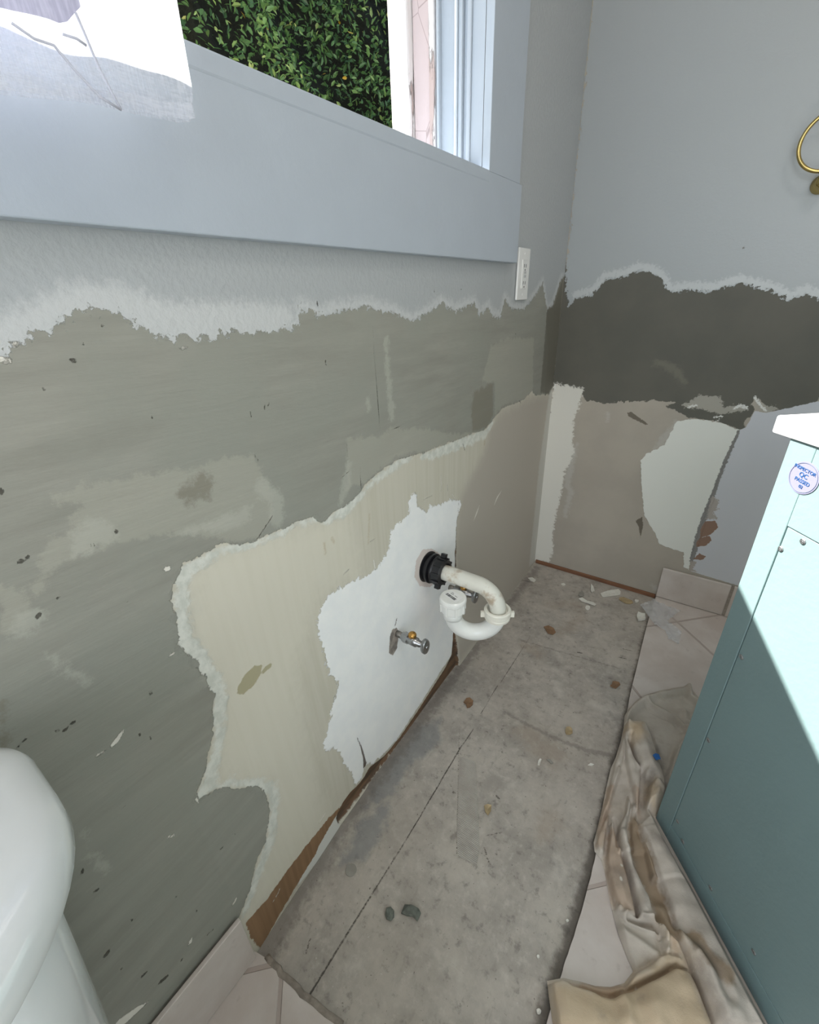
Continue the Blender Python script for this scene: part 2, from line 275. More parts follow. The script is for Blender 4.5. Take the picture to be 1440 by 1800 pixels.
def wall_mat_left():
    t = NT('stripped_wall_paint'); ns = {}
    def nz(s):
        if s not in ns: ns[s] = t.noise(s, 9, 0.74)
        return ns[s]
    def lay(col, name, c, op=1.0):
        a, s, f = AMP[name]; e = t.edge(name, a, nz(s), f)
        return t.mix(t.math('MULTIPLY', e, op) if op != 1.0 else e, col, c if not isinstance(c, tuple) else lin(c)), e
    streak = t.noise(9, 6, 0.6, stretch=(1, 0.5, 4.0, 0.35, 0, 0))
    mott = t.noise(5, 5, 0.6); fine = t.noise(60, 5, 0.6)
    vstreak = t.noise(30, 4, 0.5, stretch=(1, 3, 0.12))
    beige = t.mix(t.ramp(vstreak, .35, .7), lin((206, 201, 187)), lin((200, 195, 179)))
    beige, _ = lay(beige, 'pale', (219, 214, 199), .6)
    col, e_r = lay(beige, 'right', (184, 177, 166))
    col, _ = lay(col, 'stain', (165, 157, 124), .85)
    col, _ = lay(col, 'rust', (170, 148, 105), .45)
    col, e_h = lay(col, 'halo', t.mix(t.ramp(fine, .35, .65), lin((226, 227, 220)), lin((202, 205, 197))), .85)
    taupe = t.mix(t.ramp(streak, .3, .7), lin((143, 142, 133)), lin((157, 156, 147)))
    taupe = t.mix(t.ramp(mott, .35, .65), taupe, lin((149, 150, 141)))
    col, e_b = lay(col, 'band', taupe)
    for nm, c, op in (('lightA', (174, 172, 160), .5), ('lightB', (184, 184, 174), .5), ('darkA', (130, 126, 113), .75)):
        a, s, f = AMP[nm]; e = t.math('MULTIPLY', t.math('MULTIPLY', t.edge(nm, a, nz(s), f), op), e_b); col = t.mix(e, col, lin(c))
    col, e_u = lay(col, 'upper', (173, 177, 179))
    e_fr = t.math('MULTIPLY', t.math('MULTIPLY', t.edge('fray', .02, nz(110), .010), e_u), .75); col = t.mix(e_fr, col, lin((204, 206, 206)))
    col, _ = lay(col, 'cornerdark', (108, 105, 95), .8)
    col, _ = lay(col, 'cornertape', (205, 204, 198), .7)
    col, e_br = lay(col, 'brown', t.mix(t.ramp(vstreak, .3, .7), lin((150, 118, 88)), lin((134, 104, 76))))
    col, e_w = lay(col, 'whitetear', (222, 222, 216))
    cw = t.mix(t.ramp(t.noise(25, 5), .3, .7), lin((250, 250, 249)), lin((244, 245, 246)))
    col, e_c = lay(col, 'compound', cw)
    col, _ = lay(col, 'rim', (224, 212, 206))
    col, e_f = lay(col, 'flecks', (236, 232, 222), .9)
    col, e_n = lay(col, 'nicks', (70, 66, 58), .85)
    wood = t.mix(t.ramp(t.noise(60, 4, stretch=(1, .15, 1)), .4, .65), lin((120, 92, 70)), lin((78, 66, 56)))
    col, e_g = lay(col, 'gap', wood)
    col, e_k = lay(col, 'crack', (82, 66, 56), .9)
    col, e_o = lay(col, 'hole', t.mix(t.ramp(fine, .4, .6), lin((150, 138, 126)), lin((96, 84, 76))), .9)
    t.set(color=col, rough=t.mix(e_u, (0.72, 0.72, 0.72, 1), (0.38, 0.38, 0.38, 1)), spec=0.4)
    e_b = t.math('MULTIPLY', e_b, t.math('SUBTRACT', 1.0, e_u))
    peel = t.noise(130, 3, .5)
    h = t.math('MULTIPLY', t.math('MULTIPLY', e_u, 1.0), t.math('MULTIPLY_ADD', peel, .9, .6))
    h = t.math('MULTIPLY_ADD', e_h, t.math('MULTIPLY', fine, .6), h)
    h = t.math('MULTIPLY_ADD', e_c, t.math('MULTIPLY_ADD', t.noise(35, 6, .6), .6, .8), h)
    h = t.math('MULTIPLY_ADD', t.math('MULTIPLY', e_b, streak), 1.4, h)
    h = t.math('MULTIPLY_ADD', e_n, -.8, h)
    h = t.math('MULTIPLY_ADD', e_f, .9, h)
    h = t.math('MULTIPLY_ADD', e_w, .8, h)
    t.bump(h, .0016, 0.8)
    return t.m

def grid_obj(name, us, vs, place, layers, mat, hole=None, disp=None):
    U, V = np.meshgrid(us, vs, indexing='ij'); nu, nv = U.shape
    u = U.ravel(); v = V.ravel(); vals = {k: l.eval(u, v) for k, l in layers.items()}
    P = place(u, v, vals)
    i = np.arange(nu * nv).reshape(nu, nv)
    q = np.stack([i[:-1, :-1], i[1:, :-1], i[1:, 1:], i[:-1, 1:]], -1).reshape(-1, 4)
    if hole is not None:
        mu = (U[:-1, :-1] + U[1:, 1:]) / 2; mv = (V[:-1, :-1] + V[1:, 1:]) / 2
        keep = ~((mu > hole[0]) & (mu < hole[1]) & (mv > hole[2]) & (mv < hole[3])); q = q[keep.ravel()]
    me = bpy.data.meshes.new(name); me.vertices.add(len(P)); me.vertices.foreach_set('co', P.astype(np.float32).ravel())
    me.loops.add(q.size); me.loops.foreach_set('vertex_index', q.astype(np.int32).ravel())
    me.polygons.add(len(q)); me.polygons.foreach_set('loop_start', np.arange(0, q.size, 4, dtype=np.int32)); me.polygons.foreach_set('loop_total', np.full(len(q), 4, np.int32))
    me.update(calc_edges=True)
    for k, a in vals.items():
        at = me.attributes.new(k, 'FLOAT', 'POINT'); at.data.foreach_set('value', a.astype(np.float32))
    return link(name, me, mat, smooth=True)

NEAR_Y, RIGHT_X, CEIL_Z = -2.75, 1.75, 2.4
WIN = (-1.95, -0.613, 1.290, 2.10)
ys = np.concatenate([np.linspace(NEAR_Y, WIN[0], 12)[:-1], np.linspace(WIN[0], WIN[1], 446)[:-1], np.linspace(WIN[1], 0, 205)])
zs = np.concatenate([np.linspace(0, WIN[2], 431)[:-1], np.linspace(WIN[2], WIN[3], 15)[:-1], np.linspace(WIN[3], CEIL_Z, 6)])
def place_left(y, z, v):
    x = bulge(y, z)
    x = x - 0.012 * sm(.002, -.004, v['gap']) + 0.0012 * sm(.003, -.003, v['compound']) + .0012 * sm(.004, -.004, v['upper']) * 0
    return np.stack([x, y, z], 1)
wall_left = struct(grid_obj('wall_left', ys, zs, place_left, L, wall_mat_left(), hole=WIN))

# ------------------------------------------------------------------ BACK WALL
B = {}
def BW(n): B[n] = Layer(WB); return B[n]
c6 = dict(o=(1100, 680), k=3.214)
b_top = [(993, 500), (1000, 538), (1012, 526), (1043, 518), (1063, 493), (1098, 487), (1121, 477), (1144, 479), (1164, 491), (1178, 514), (1211, 510), (1253, 512), (1281, 504), (1300, 498), (1323, 504), (1355, 512), (1390, 528), (1417, 516), (1440, 526), (1600, 530), (1900, 560)]
b_low = [(1900, 700), (1600, 690), (1440, 697), (1430, 712), (1417, 722), (1366, 724), (1347, 724), (1340, 706), (1327, 697), (1322, 712), (1327, 722), (1308, 743), (1312, 751), (1300, 755), (1253, 739), (1218, 736), (1187, 722), (1168, 714), (1187, 708), (1152, 704), (1098, 706), (1059, 708), (1024, 701), (1024, 683), (1005, 690), (983, 704), (972, 680)]
BW('band').poly([(x, y - 45) for x, y in b_top] + b_low)
BW('upper').poly(b_top + [(2200, 300), (2200, -900), (1140, -900), (1042, 0)])
BW('fray').stroke([(x, y - 8) for x, y in b_top[2:]], .010)
BW('speck').poly([(1000, 505), (1010, 512), (1030, 508), (1045, 517), (1012, 534), (1002, 545)])
BW('board').poly([(1300, 756), (1312, 751), (1327, 722), (1347, 726), (1440, 705), (1900, 690), (1900, 1250), (1300, 1030), (1214, 1004), (1226, 942), (1246, 887), (1269, 825), (1288, 782)])
BW('compound').poly([(1187, 747), (1191, 740), (1222, 736), (1269, 743), (1299, 756), (1288, 782), (1269, 825), (1246, 887), (1226, 942), (1214, 984), (1212, 1003), (1203, 998), (1201, 971), (1183, 965), (1160, 957), (1152, 938), (1133, 907), (1129, 868), (1126, 809), (1137, 798), (1168, 782)])
BW('seam').stroke([(1298, 758), (1288, 782), (1276, 810), (1262, 845), (1250, 880), (1238, 910), (1228, 942), (1216, 985)], [.003, .004, .005, .005, .007, .008, .008, .006])
BW('tear').poly([(905, 1260), (925, 1225), (970, 1222), (985, 1250), (950, 1285), (900, 1300)], **c4).poly([(885, 1320), (900, 1300), (945, 1290), (955, 1310), (930, 1335), (885, 1340)], **c4).poly([(870, 1395), (900, 1370), (930, 1385), (910, 1400)], **c4)
BW('shred').poly([(955, 1110), (990, 1130), (975, 1165), (990, 1165), (960, 1185), (985, 1215), (930, 1215)], **c4).poly([(862, 1400), (885, 1410), (870, 1440), (890, 1455), (858, 1450)], **c4)
BW('corner').poly([(245, 600), (375, 625), (360, 690), (335, 760), (325, 880), (335, 900), (315, 960), (290, 1000), (275, 1100), (250, 1200), (235, 1300), (240, 1350), (220, 1410), (140, 1400), (190, 900)], **c4)
BW('softw').stroke([(345, 880), (320, 960), (300, 1060), (320, 1090), (290, 1200)], [.004, .012, .012, .01, .008], **c4).poly([(795, 770), (720, 850), (690, 900), (740, 885), (795, 800)], **c4).stroke([(690, 1520), (700, 1530)], .009, **c4).stroke([(484, 735), (480, 770)], .003, **c4)
BW('blob').poly([(820, 700), (900, 655), (995, 660), (1000, 690), (1010, 710), (1050, 700), (1110, 710), (1120, 725), (1060, 730), (990, 740), (900, 715), (830, 712)], **c4).poly([(1150, 660), (1170, 680), (1190, 700), (1245, 705), (1250, 720), (1210, 745), (1170, 720)], **c4)
BW('blobw').stroke([(1060, 712), (1085, 700), (1112, 712)], .004, **c4).stroke([(850, 708), (885, 700)], .003, **c4).stroke([(1150, 662), (1165, 690), (1200, 725)], .003, **c4).stroke([(965, 755), (1000, 750)], .002, **c4).stroke([(975, 775), (990, 760)], .0012, **c4).stroke([(243, 600), (247, 620)], .002, **c4)
BW('nick').poly([(610, 1222), (640, 1205), (645, 1240), (632, 1300), (625, 1250)], **c4).poly([(573, 735), (590, 730), (668, 785), (655, 788), (580, 752)], **c4).stroke([(300, 124), (297, 150)], .0015, **c4).stroke([(640, 615), (642, 617)], .002, o=(880, 0), k=2.571).stroke([(1097, 1118), (1100, 1120)], .0018, o=(880, 0), k=2.571)
BW('swirl').stroke([(700, 510), (740, 515), (790, 540), (830, 600)], [.006, .01, .012, .006], **c4)
ABM = dict(fray=(.02, 110, .006), band=(.014, 50, .0006), upper=(.022, 75, .0005), speck=(.05, 200, .0006), board=(.004, 100, .001), compound=(.008, 50, .001), seam=(.008, 120, .0008), tear=(.004, 150, .0008), shred=(.012, 200, .001), corner=(.02, 90, .004), softw=(.02, 60, .008), blob=(.016, 120, .0015), blobw=(.01, 200, .001), nick=(.005, 200, .001), swirl=(.02, 60, .01))
def wall_mat_back():
    t = NT('stripped_back_wall_paint'); ns = {}
    def nz(s):
        if s not in ns: ns[s] = t.noise(s, 6, 0.65)
        return ns[s]
    def lay(col, name, c, op=1.0):
        a, s, f = ABM[name]; e = t.edge(name, a, nz(s), f)
        return t.mix(t.math('MULTIPLY', e, op), col, c if not isinstance(c, tuple) else lin(c)), e
    mott = t.noise(6, 5)
    col = t.mix(t.ramp(mott, .35, .65), lin((178, 170, 158)), lin((170, 162, 151)))
    col, _ = lay(col, 'softw', (190, 188, 182), .6)
    col, e_b = lay(col, 'band', t.mix(t.ramp(mott, .35, .65), lin((100, 98, 90)), lin((93, 92, 85))))
    col, _ = lay(col, 'swirl', (128, 124, 112), .5)
    col, _ = lay(col, 'blob', (172, 168, 158), .9)
    col, e_u = lay(col, 'upper', (168, 173, 176))
    col = t.mix(t.math('MULTIPLY', t.math('MULTIPLY', t.edge('fray', .02, nz(110), .006), e_u), .75), col, lin((198, 202, 203)))
    col, _ = lay(col, 'board', (206, 208, 214))
    col, e_k = lay(col, 'corner', (224, 221, 213))
    col, e_c = lay(col, 'compound', (230, 231, 225))
    col, _ = lay(col, 'blobw', (230, 230, 226), .9)
    col, e_s = lay(col, 'seam', (138, 136, 134))
    col, _ = lay(col, 'shred', (176, 168, 162))
    col, _ = lay(col, 'tear', (146, 118, 102))
    col, e_n = lay(col, 'nick', (100, 92, 80), .9)
    t.set(color=col, rough=t.mix(e_u, (0.7, 0.7, 0.7, 1), (0.36, 0.36, 0.36, 1)), spec=.45)
    h = t.math('MULTIPLY', e_u, t.math('MULTIPLY_ADD', t.noise(150, 3), .4, .8))
    h = t.math('MULTIPLY_ADD', e_c, .9, h); h = t.math('MULTIPLY_ADD', e_k, .7, h); h = t.math('MULTIPLY_ADD', e_s, -.8, h)
    h = t.math('MULTIPLY_ADD', t.noise(12, 5), .5, h)
    t.bump(h, .0014, .8); return t.m
xs = np.concatenate([np.linspace(0, .85, 341)[:-1], np.linspace(.85, RIGHT_X, 10)])
zb = np.concatenate([np.linspace(0, 1.2, 481)[:-1], np.linspace(1.2, CEIL_Z, 14)])
wall_back = struct(grid_obj('wall_back', xs, zb, lambda x, z, v: np.stack([x, np.zeros_like(x), z], 1), B, wall_mat_back()))

# ------------------------------------------------------------------ FLOOR (bare subfloor) and diagonal tile
G = {}
def FG(n): G[n] = Layer(lambda p: FL(p, 0.0)); return G[n]
c9 = dict(o=(900, 960), k=3.43); c10 = dict(o=(760, 1260), k=5.143)
FG('seam').stroke([(530, 1772), (546, 1746), (600, 1658), (715, 1475), (808, 1317), (835, 1278)], [.0014, .0016, .0014, .0011, .0014, .0007]).stroke([(845, 1255), (875, 1205)], .0008).stroke([(880, 1200), (945, 1100)], .0007).stroke([(808, 1276), (806, 1340), (803, 1500)], .0006)
FG('cross').stroke([(885, 1250), (930, 1275), (975, 1298), (1035, 1320), (1085, 1330)], [.004, .004, .005, .006, .006]).stroke([(915, 1125), (1000, 1150), (1090, 1175)], .002)
FG('blue').poly([(735, 1275), (775, 1262), (770, 1310), (720, 1345), (690, 1400), (640, 1420), (650, 1385), (690, 1330)]).poly([(690, 1400), (670, 1470), (640, 1510), (600, 1520), (630, 1450)])
FG('wallband').stroke([(945, 998), (870, 1095), (812, 1172), (700, 1318), (600, 1455), (520, 1575), (462, 1672), (440, 1720)], [.014, .012, .014, .02, .018, .022, .03, .03])  # darker band of floor along the foot of the left wall
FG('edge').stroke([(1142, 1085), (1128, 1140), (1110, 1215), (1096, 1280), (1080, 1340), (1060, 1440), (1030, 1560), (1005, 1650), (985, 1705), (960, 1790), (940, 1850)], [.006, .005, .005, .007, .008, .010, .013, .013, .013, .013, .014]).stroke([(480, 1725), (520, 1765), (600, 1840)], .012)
FG('white').stroke([(980, 1200), (984, 1222)], .01).stroke([(250, 740), (300, 770)], .006, **c9).stroke([(480, 950), (540, 975), (600, 990)], .01, **c9).stroke([(320, 540), (350, 560)], .008, **c9).stroke([(270, 640), (300, 680)], .006, **c9).stroke([(1140, 1270), (1190, 1330), (1200, 1410)], .006, **c10).stroke([(660, 690), (740, 600)], .004, **c10).stroke([(1000, 1190), (1010, 1230)], .003, o=(940, 1140), k=2.727).stroke([(150, 230), (170, 340)], .006, o=(940, 1460), k=4).stroke([(610, 1705), (640, 1690)], .006).stroke([(780, 1700), (800, 1690)], .004)
FG('marks').stroke([(490, 130), (510, 150)], .002, **c10).stroke([(625, 130), (632, 110)], .0014, **c10).stroke([(800, 380), (838, 448)], .001, **c10).stroke([(580, 715), (605, 740)], .0035, **c10).stroke([(490, 1075), (640, 1042)], .0012, **c10).stroke([(185, 680), (205, 690)], .003, **c10).stroke([(470, 1190), (490, 1240)], .003, **c10).stroke([(575, 1240), (582, 1252)], .0022, **c10).stroke([(500, 1280), (520, 1330)], .0025, **c10).stroke([(718, 1340), (722, 1344)], .002, **c10) \
  .stroke([(330, 1505), (350, 1440)], .002, **c8).stroke([(485, 1710), (488, 1750)], .0018, **c8).stroke([(615, 598), (620, 600)], .002, **c9).stroke([(670, 620), (725, 632)], .002, **c9).stroke([(395, 640), (420, 645)], .004, **c9).stroke([(105, 495), (112, 488)], .002, **c9).stroke([(60, 205), (110, 215)], .003, **c9).stroke([(650, 670), (690, 680)], .003, **c9).stroke([(430, 285), (436, 290)], .002, **c10).stroke([(630, 315), (640, 325)], .003, **c10)
FG('tan').stroke([(230, 360), (380, 350), (420, 440), (300, 520)], .02, **c9).stroke([(90, 600), (150, 640)], .02, **c9).stroke([(870, 170), (960, 260), (1100, 330)], .03, **c10).stroke([(1080, 930), (1000, 1000)], .02, **c10)
G['marks'].thin(.6)
AFM = dict(seam=(.0015, 200, .0006), cross=(.012, 100, .004), blue=(.03, 40, .012), wallband=(.03, 50, .012), edge=(.012, 40, .008), white=(.02, 60, .012), marks=(.003, 200, .0008), tan=(.05, 30, .02))
def floor_mat():
    t = NT('dusty_subfloor'); ns = {}
    def nz(s):
        if s not in ns: ns[s] = t.noise(s, 8, 0.68)
        return ns[s]
    def lay(col, name, c, op=1.0):
        a, s, f = AFM[name]; e = t.edge(name, a, nz(s), f); return t.mix(t.math('MULTIPLY', e, op), col, lin(c)), e
    m1 = t.noise(9, 8, .68); m2 = t.noise(45, 6, .65); m3 = t.noise(3.2, 4, .5); fib = t.noise(70, 4, .6, stretch=(1, .35, 1, 0, 0, .5))
    col = t.mix(t.ramp(m1, .32, .68), lin((164, 157, 149)), lin((190, 182, 172)))
    col = t.mix(t.math('MULTIPLY', t.ramp(m2, .50, .70), .6), col, lin((202, 195, 186)))
    col = t.mix(t.math('MULTIPLY', t.ramp(m2, .46, .30), .7), col, lin((128, 122, 116)))
    col = t.mix(t.math('MULTIPLY', t.ramp(fib, .55, .75), .3), col, lin((134, 126, 118)))
    col = t.mix(t.math('MULTIPLY', t.ramp(m3, .45, .7), .3), col, lin((168, 158, 146)))
    col = t.mix(t.math('MULTIPLY', t.ramp(t.noise(160, 3, .5), .68, .74), .7), col, lin((90, 84, 78)))
    col = t.mix(t.math('MULTIPLY', t.ramp(t.noise(120, 3, .5), .70, .75), .8), col, lin((196, 192, 184)))
    col, _ = lay(col, 'tan', (166, 150, 134), .4)
    col, _ = lay(col, 'blue', (122, 126, 130), .55)
    col, _ = lay(col, 'wallband', (124, 117, 112), .6)
    col, _ = lay(col, 'white', (208, 202, 192), .5)
    col, _ = lay(col, 'cross', (128, 121, 114), .55)
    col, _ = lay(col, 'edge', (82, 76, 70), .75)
    col, e_m = lay(col, 'marks', (84, 78, 72), .8)
    col, e_s = lay(col, 'seam', (78, 73, 68), .9)
    t.set(color=col, rough=.85, spec=.25)
    h = t.math('MULTIPLY_ADD', m1, .7, t.math('MULTIPLY', m2, .5)); h = t.math('MULTIPLY_ADD', e_s, -1.2, h)
    t.bump(h, .0015, .7); return t.m
fx = np.concatenate([np.linspace(-0.02, .62, 257)[:-1], np.linspace(.62, RIGHT_X, 8)])
fy = np.concatenate([np.linspace(NEAR_Y, -1.62, 8)[:-1], np.linspace(-1.62, 0, 541)])
floor = struct(grid_obj('floor', fx, fy, lambda x, y, v: np.stack([x, y, np.zeros_like(x)], 1), G, floor_mat()))

def tile_mat(name, diag=True):
    t = NT(name)
    col0 = t.mix(t.ramp(t.noise(7, 6, .6), .3, .7), lin((196, 184, 176)), lin((212, 203, 197)))
    col0 = t.mix(t.math('MULTIPLY', t.ramp(t.noise(40, 5, .6), .6, .75), .35), col0, lin((168, 156, 148)))
    if diag:
        sp = t.n('ShaderNodeSeparateXYZ'); t.l(t.co, sp.inputs[0])
        def line(e, off):
            v = t.math('ADD', t.math('MULTIPLY', e, 1 / math.sqrt(2)), off)
            return t.math('ABSOLUTE', t.math('SUBTRACT', t.math('PINGPONG', v, .1615), 0.0))
        p = line(t.math('ADD', sp.outputs[0], sp.outputs[1]), -.307); q = line(t.math('SUBTRACT', sp.outputs[0], sp.outputs[1]), -.485)
        d = t.math('MINIMUM', p, q); g = t.ramp(d, .0042, .0028)
        col = t.mix(g, col0, lin((180, 166, 158))); t.bump(t.math('MULTIPLY', g, -1.0), .002, .8)
    else: col = col0
    t.set(color=col, rough=.35, spec=.45); return t.m
M_tile = tile_mat('beige_floor_tile'); M_basetile = tile_mat('beige_base_tile', False)
M_mortar = plain('grey_mortar', (150, 140, 130), .95, var=.2, scale=60, bump=.002)
TZ = 0.012
def slab(name, ring, z0, z1, mat, parent=None):
    n = len(ring); vs = [(x, y, z0) for x, y in ring] + [(x, y, z1) for x, y in ring]
    fs = [list(range(n))[::-1], list(range(n, 2 * n))] + [[i, (i + 1) % n, n + (i + 1) % n, n + i] for i in range(n)]
    bm = bmesh.new(); V_ = [bm.verts.new(v) for v in vs]
    for f in fs: bm.faces.new([V_[i] for i in f])
    return obj(name, bm, mat, parent)
edge_px = [(1140, 1090), (1126, 1145), (1108, 1225), (1097, 1280), (1085, 1330), (1072, 1385), (1064, 1440), (1046, 1510), (1026, 1590), (1004, 1660), (990, 1705), (972, 1760)]
def jag(pts, amp, n=5):
    out = []
    for a, b in zip(pts, pts[1:]):
        for i in range(n):
            q = a + (b - a) * i / n; out.append(q + RNG.normal(0, amp, 2))
    out.append(pts[-1]); return out
er = jag([np.array(p) for p in FL(edge_px, TZ)], .0006)
near_edge = jag([np.array(p) for p in FL([(600, 1806), (540, 1757), (500, 1722), (468, 1684)], TZ)], .001)
e0 = [er[0][0], 0.0]
ring = [(e0[0], -.001)] + [tuple(p) for p in er] + [(er[-1][0], -1.47)] + [(.30, -1.482)] + [tuple(p) for p in near_edge] + [(0.048, -1.515), (.05, -1.7), (.052, NEAR_Y + .001), (RIGHT_X - .001, NEAR_Y + .001), (RIGHT_X - .001, -.001)]
tiles = struct(slab('floor_tiles', ring, 0.0005, TZ, M_tile))
# rough mortar lip along the broken tile edge
bm = bmesh.new()
for i, p in enumerate(er):
    if i % 2: continue
    rr = random.uniform(.002, .004)
    bmesh.ops.create_icosphere(bm, subdivisions=1, radius=1.0, matrix=Matrix.Translation((p[0] + .002, p[1], .004)) @ Matrix.Diagonal((rr * .8, rr * 2.6, random.uniform(.004, .008), 1)))
obj('mortar_edge', bm, M_mortar, tiles, True)
bm = bmesh.new(); tube(bm, [(p[0] - .002, p[1] + .002, .008) for p in near_edge], .006, 8); obj('grout_bead', bm, M_mortar, tiles, True)

# tile base along the back wall, its bare wood plate, and the tile base of the near left wall
base_b = struct(empty('baseboard_back', (0, 0, 0)))
jx = .689
for k, (x0, x1) in enumerate([(.476, .684), (.693, .907), (.916, 1.13), (1.139, 1.353), (1.362, 1.576)]):
    boxobj('tile', (x0, -.010, TZ + .002), (x1, -.001, .139), M_basetile, base_b, .002)
boxobj('grout', (.478, -.008, TZ + .001), (1.57, -.0008, .136), M_mortar, base_b)
M_wood = NT('old_wood_plate'); _n = M_wood.noise(40, 5, .6, stretch=(.15, 1, 1))
M_wood.set(color=M_wood.mix(M_wood.ramp(_n, .35, .65), lin((142, 100, 74)), lin((116, 80, 58))), rough=.8); M_wood = M_wood.m
struct(boxobj('trim_1', (.006, -.006, .0005), (.474, -.0008, .017), M_wood, None, .001))
base_l = struct(empty('baseboard_left', (0, 0, 0)))
for y1, y0 in ((-1.518, -1.70), (-1.708, -2.03)):
    boxobj('tile', (.052, y0, .013), (.060, y1, .147), M_basetile, base_l, .0015)
boxobj('grout', (.034, -2.03, .013), (.0519, -1.52, .138), M_mortar, base_l)

# ------------------------------------------------------------------ the rest of the room shell
M_paint = plain('pale_wall_paint', (206, 205, 202), .45, var=.02, scale=8, bump=.0006, bscale=150)
M_ceil = plain('ceiling_paint', (226, 226, 224), .8, var=.02, bump=.0006, bscale=120)
struct(pydata('ceiling', [(-.0, NEAR_Y, CEIL_Z), (RIGHT_X, NEAR_Y, CEIL_Z), (RIGHT_X, 0, CEIL_Z), (0, 0, CEIL_Z)], [(0, 1, 2, 3)], M_ceil))
struct(pydata('wall_right', [(RIGHT_X, NEAR_Y, 0), (RIGHT_X, 0, 0), (RIGHT_X, 0, CEIL_Z), (RIGHT_X, NEAR_Y, CEIL_Z)], [(0, 1, 2, 3)], M_paint))
DX0, DX1, DZ = .55, 1.45, 2.05   # doorway behind the camera
struct(pydata('wall_near', [(0, NEAR_Y, 0), (DX0, NEAR_Y, 0), (DX0, NEAR_Y, CEIL_Z), (0, NEAR_Y, CEIL_Z), (DX1, NEAR_Y, 0), (RIGHT_X, NEAR_Y, 0), (RIGHT_X, NEAR_Y, CEIL_Z), (DX1, NEAR_Y, CEIL_Z), (DX0, NEAR_Y, DZ), (DX1, NEAR_Y, DZ)],
              [(0, 1, 2, 3), (4, 5, 6, 7), (8, 9, 7, 2)], M_paint))

# ------------------------------------------------------------------ WINDOW
M_trim = plain('white_gloss_trim', (176, 185, 195), .33, var=.015, scale=14, bump=.0004, bscale=90)
def peel_mat():
    t = NT('peeling_exterior_paint'); a = t.noise(22, 7, .65, stretch=(1, 1, .18)); b = t.noise(70, 5, .6, stretch=(1, 1, .25))
    e = t.ramp(a, .56, .60)
    t.set(color=t.mix(e, lin((226, 222, 222)), lin((190, 172, 168))), rough=.7)
    t.bump(t.math('MULTIPLY_ADD', b, .8, t.math('MULTIPLY', e, -1.2)), .004, 1.0); return t.m
M_peel = peel_mat()
def pink_mat():
    t = NT('bare_pinkish_jamb'); a = t.n('ShaderNodeTexVoronoi', feature='DISTANCE_TO_EDGE'); a.inputs['Scale'].default_value = 7
    mp = t.n('ShaderNodeMapping'); mp.inputs['Scale'].default_value = (1, 1, .8); t.l(t.co, mp.inputs[0]); t.l(mp.outputs[0], a.inputs['Vector'])
    e = t.ramp(a.outputs['Distance'], .006, .002)
    t.set(color=t.mix(t.math('MULTIPLY', e, .6), lin((206, 190, 190)), lin((150, 130, 128))), rough=.6); t.bump(t.noise(50, 4), .001); return t.m
M_pink = pink_mat()
Y0, Y1, Z0, Z1 = WIN
win = struct(empty('window_1', (0, Y1, Z0)))
win_inv = Matrix.Translation((0, -Y1, -Z0))
def wbox(name, lo, hi, mat, bev=.002, parent=None):
    o = boxobj(name, lo, hi, mat, None, bev); o.data.transform(win_inv); o.parent = parent or win; return o
# jamb seen in depth: each step of the profile at its own depth
for name, x0, x1, y, mat, bev in (('inner_jamb', -.028, 0.0, -.6125, M_trim, .001), ('inner_stop', -.037, -.028, -.617, M_trim, .002), ('inner_bead', -.046, -.037, -.611, M_trim, .002), ('sash_channel', -.055, -.046, -.619, M_trim, .002),
                                  ('parting_bead', -.062, -.055, -.622, M_trim, .002), ('sash_track', -.096, -.062, -.614, M_trim, .001), ('outer_bead', -.102, -.096, -.624, M_trim, .002), ('outer_groove', -.108, -.102, -.612, M_trim, .001)):
    wbox(name, (x0, y, Z0), (x1, Y1 + .06, Z1 + .02), mat, bev)
wbox('outer_stop', (-.122, -.622, Z0 - .05), (-.108, Y1 + .06, Z1 + .02), M_peel, .003)
wbox('blind_stop', (-.162, -.616, Z0 - .05), (-.122, Y1 + .06, Z1 + .02), M_pink, .001)
wbox('exterior_casing', (-.212, -.634, Z0 - .05), (-.164, Y1 + .14, Z1 + .02), M_peel, .005)
# far (left-hand) jamb, head, sill
wbox('side_jamb', (-.212, Y0 - .06, Z0 - .05), (0, Y0 + .002, Z1 + .02), M_trim)
wbox('head', (-.212, Y0, Z1 - .002), (0, Y1, Z1 + .05), M_trim)
wbox('sill_stop', (-.042, Y0, Z0 - .03), (-.028, Y1 - .001, Z0 + .024), M_trim, .003)
wbox('window_sill', (-.26, Y0, Z0 - .06), (-.042, Y1 - .001, Z0 + .004), M_trim, .003)
wbox('stool', (-.028, Y0, Z0 - .02), (.0200, Y1 - .001, Z0 + .002), M_trim, .003)
CR = -.4525; AR = -.4415; AZ = 1.1305
wbox('side_casing', (.0005, Y1, Z0), (.018, CR, Z1 + .15), M_trim, .0015)
wbox('apron', (.0005, Y0 - .16, AZ), (.019, AR, Z0), M_trim, .0015)
wbox('far_casing', (.0005, Y0 - .16, Z0), (.018, Y0, Z1 + .15), M_trim, .0015)
wbox('head_casing', (.0005, Y0, Z1), (.018, Y1, Z1 + .15), M_trim, .0015)
# outer skin of the wall around the opening, so it has real thickness
M_ext = plain('exterior_stucco', (214, 208, 200), .9, bump=.002)
bm = bmesh.new()
for lo, hi in (((-.165, NEAR_Y, -.3), (-.012, Y0 - .06, 2.6)), ((-.165, Y1 + .06, -.3), (-.015, 0.1, 2.6)), ((-.165, Y0 - .06, -.3), (-.015, Y1 + .06, Z0 - .06)), ((-.165, Y0 - .06, Z1 + .05), (-.012, Y1 + .06, 2.6))): box(bm, lo, hi)
struct(obj('wall_exterior', bm, M_ext))

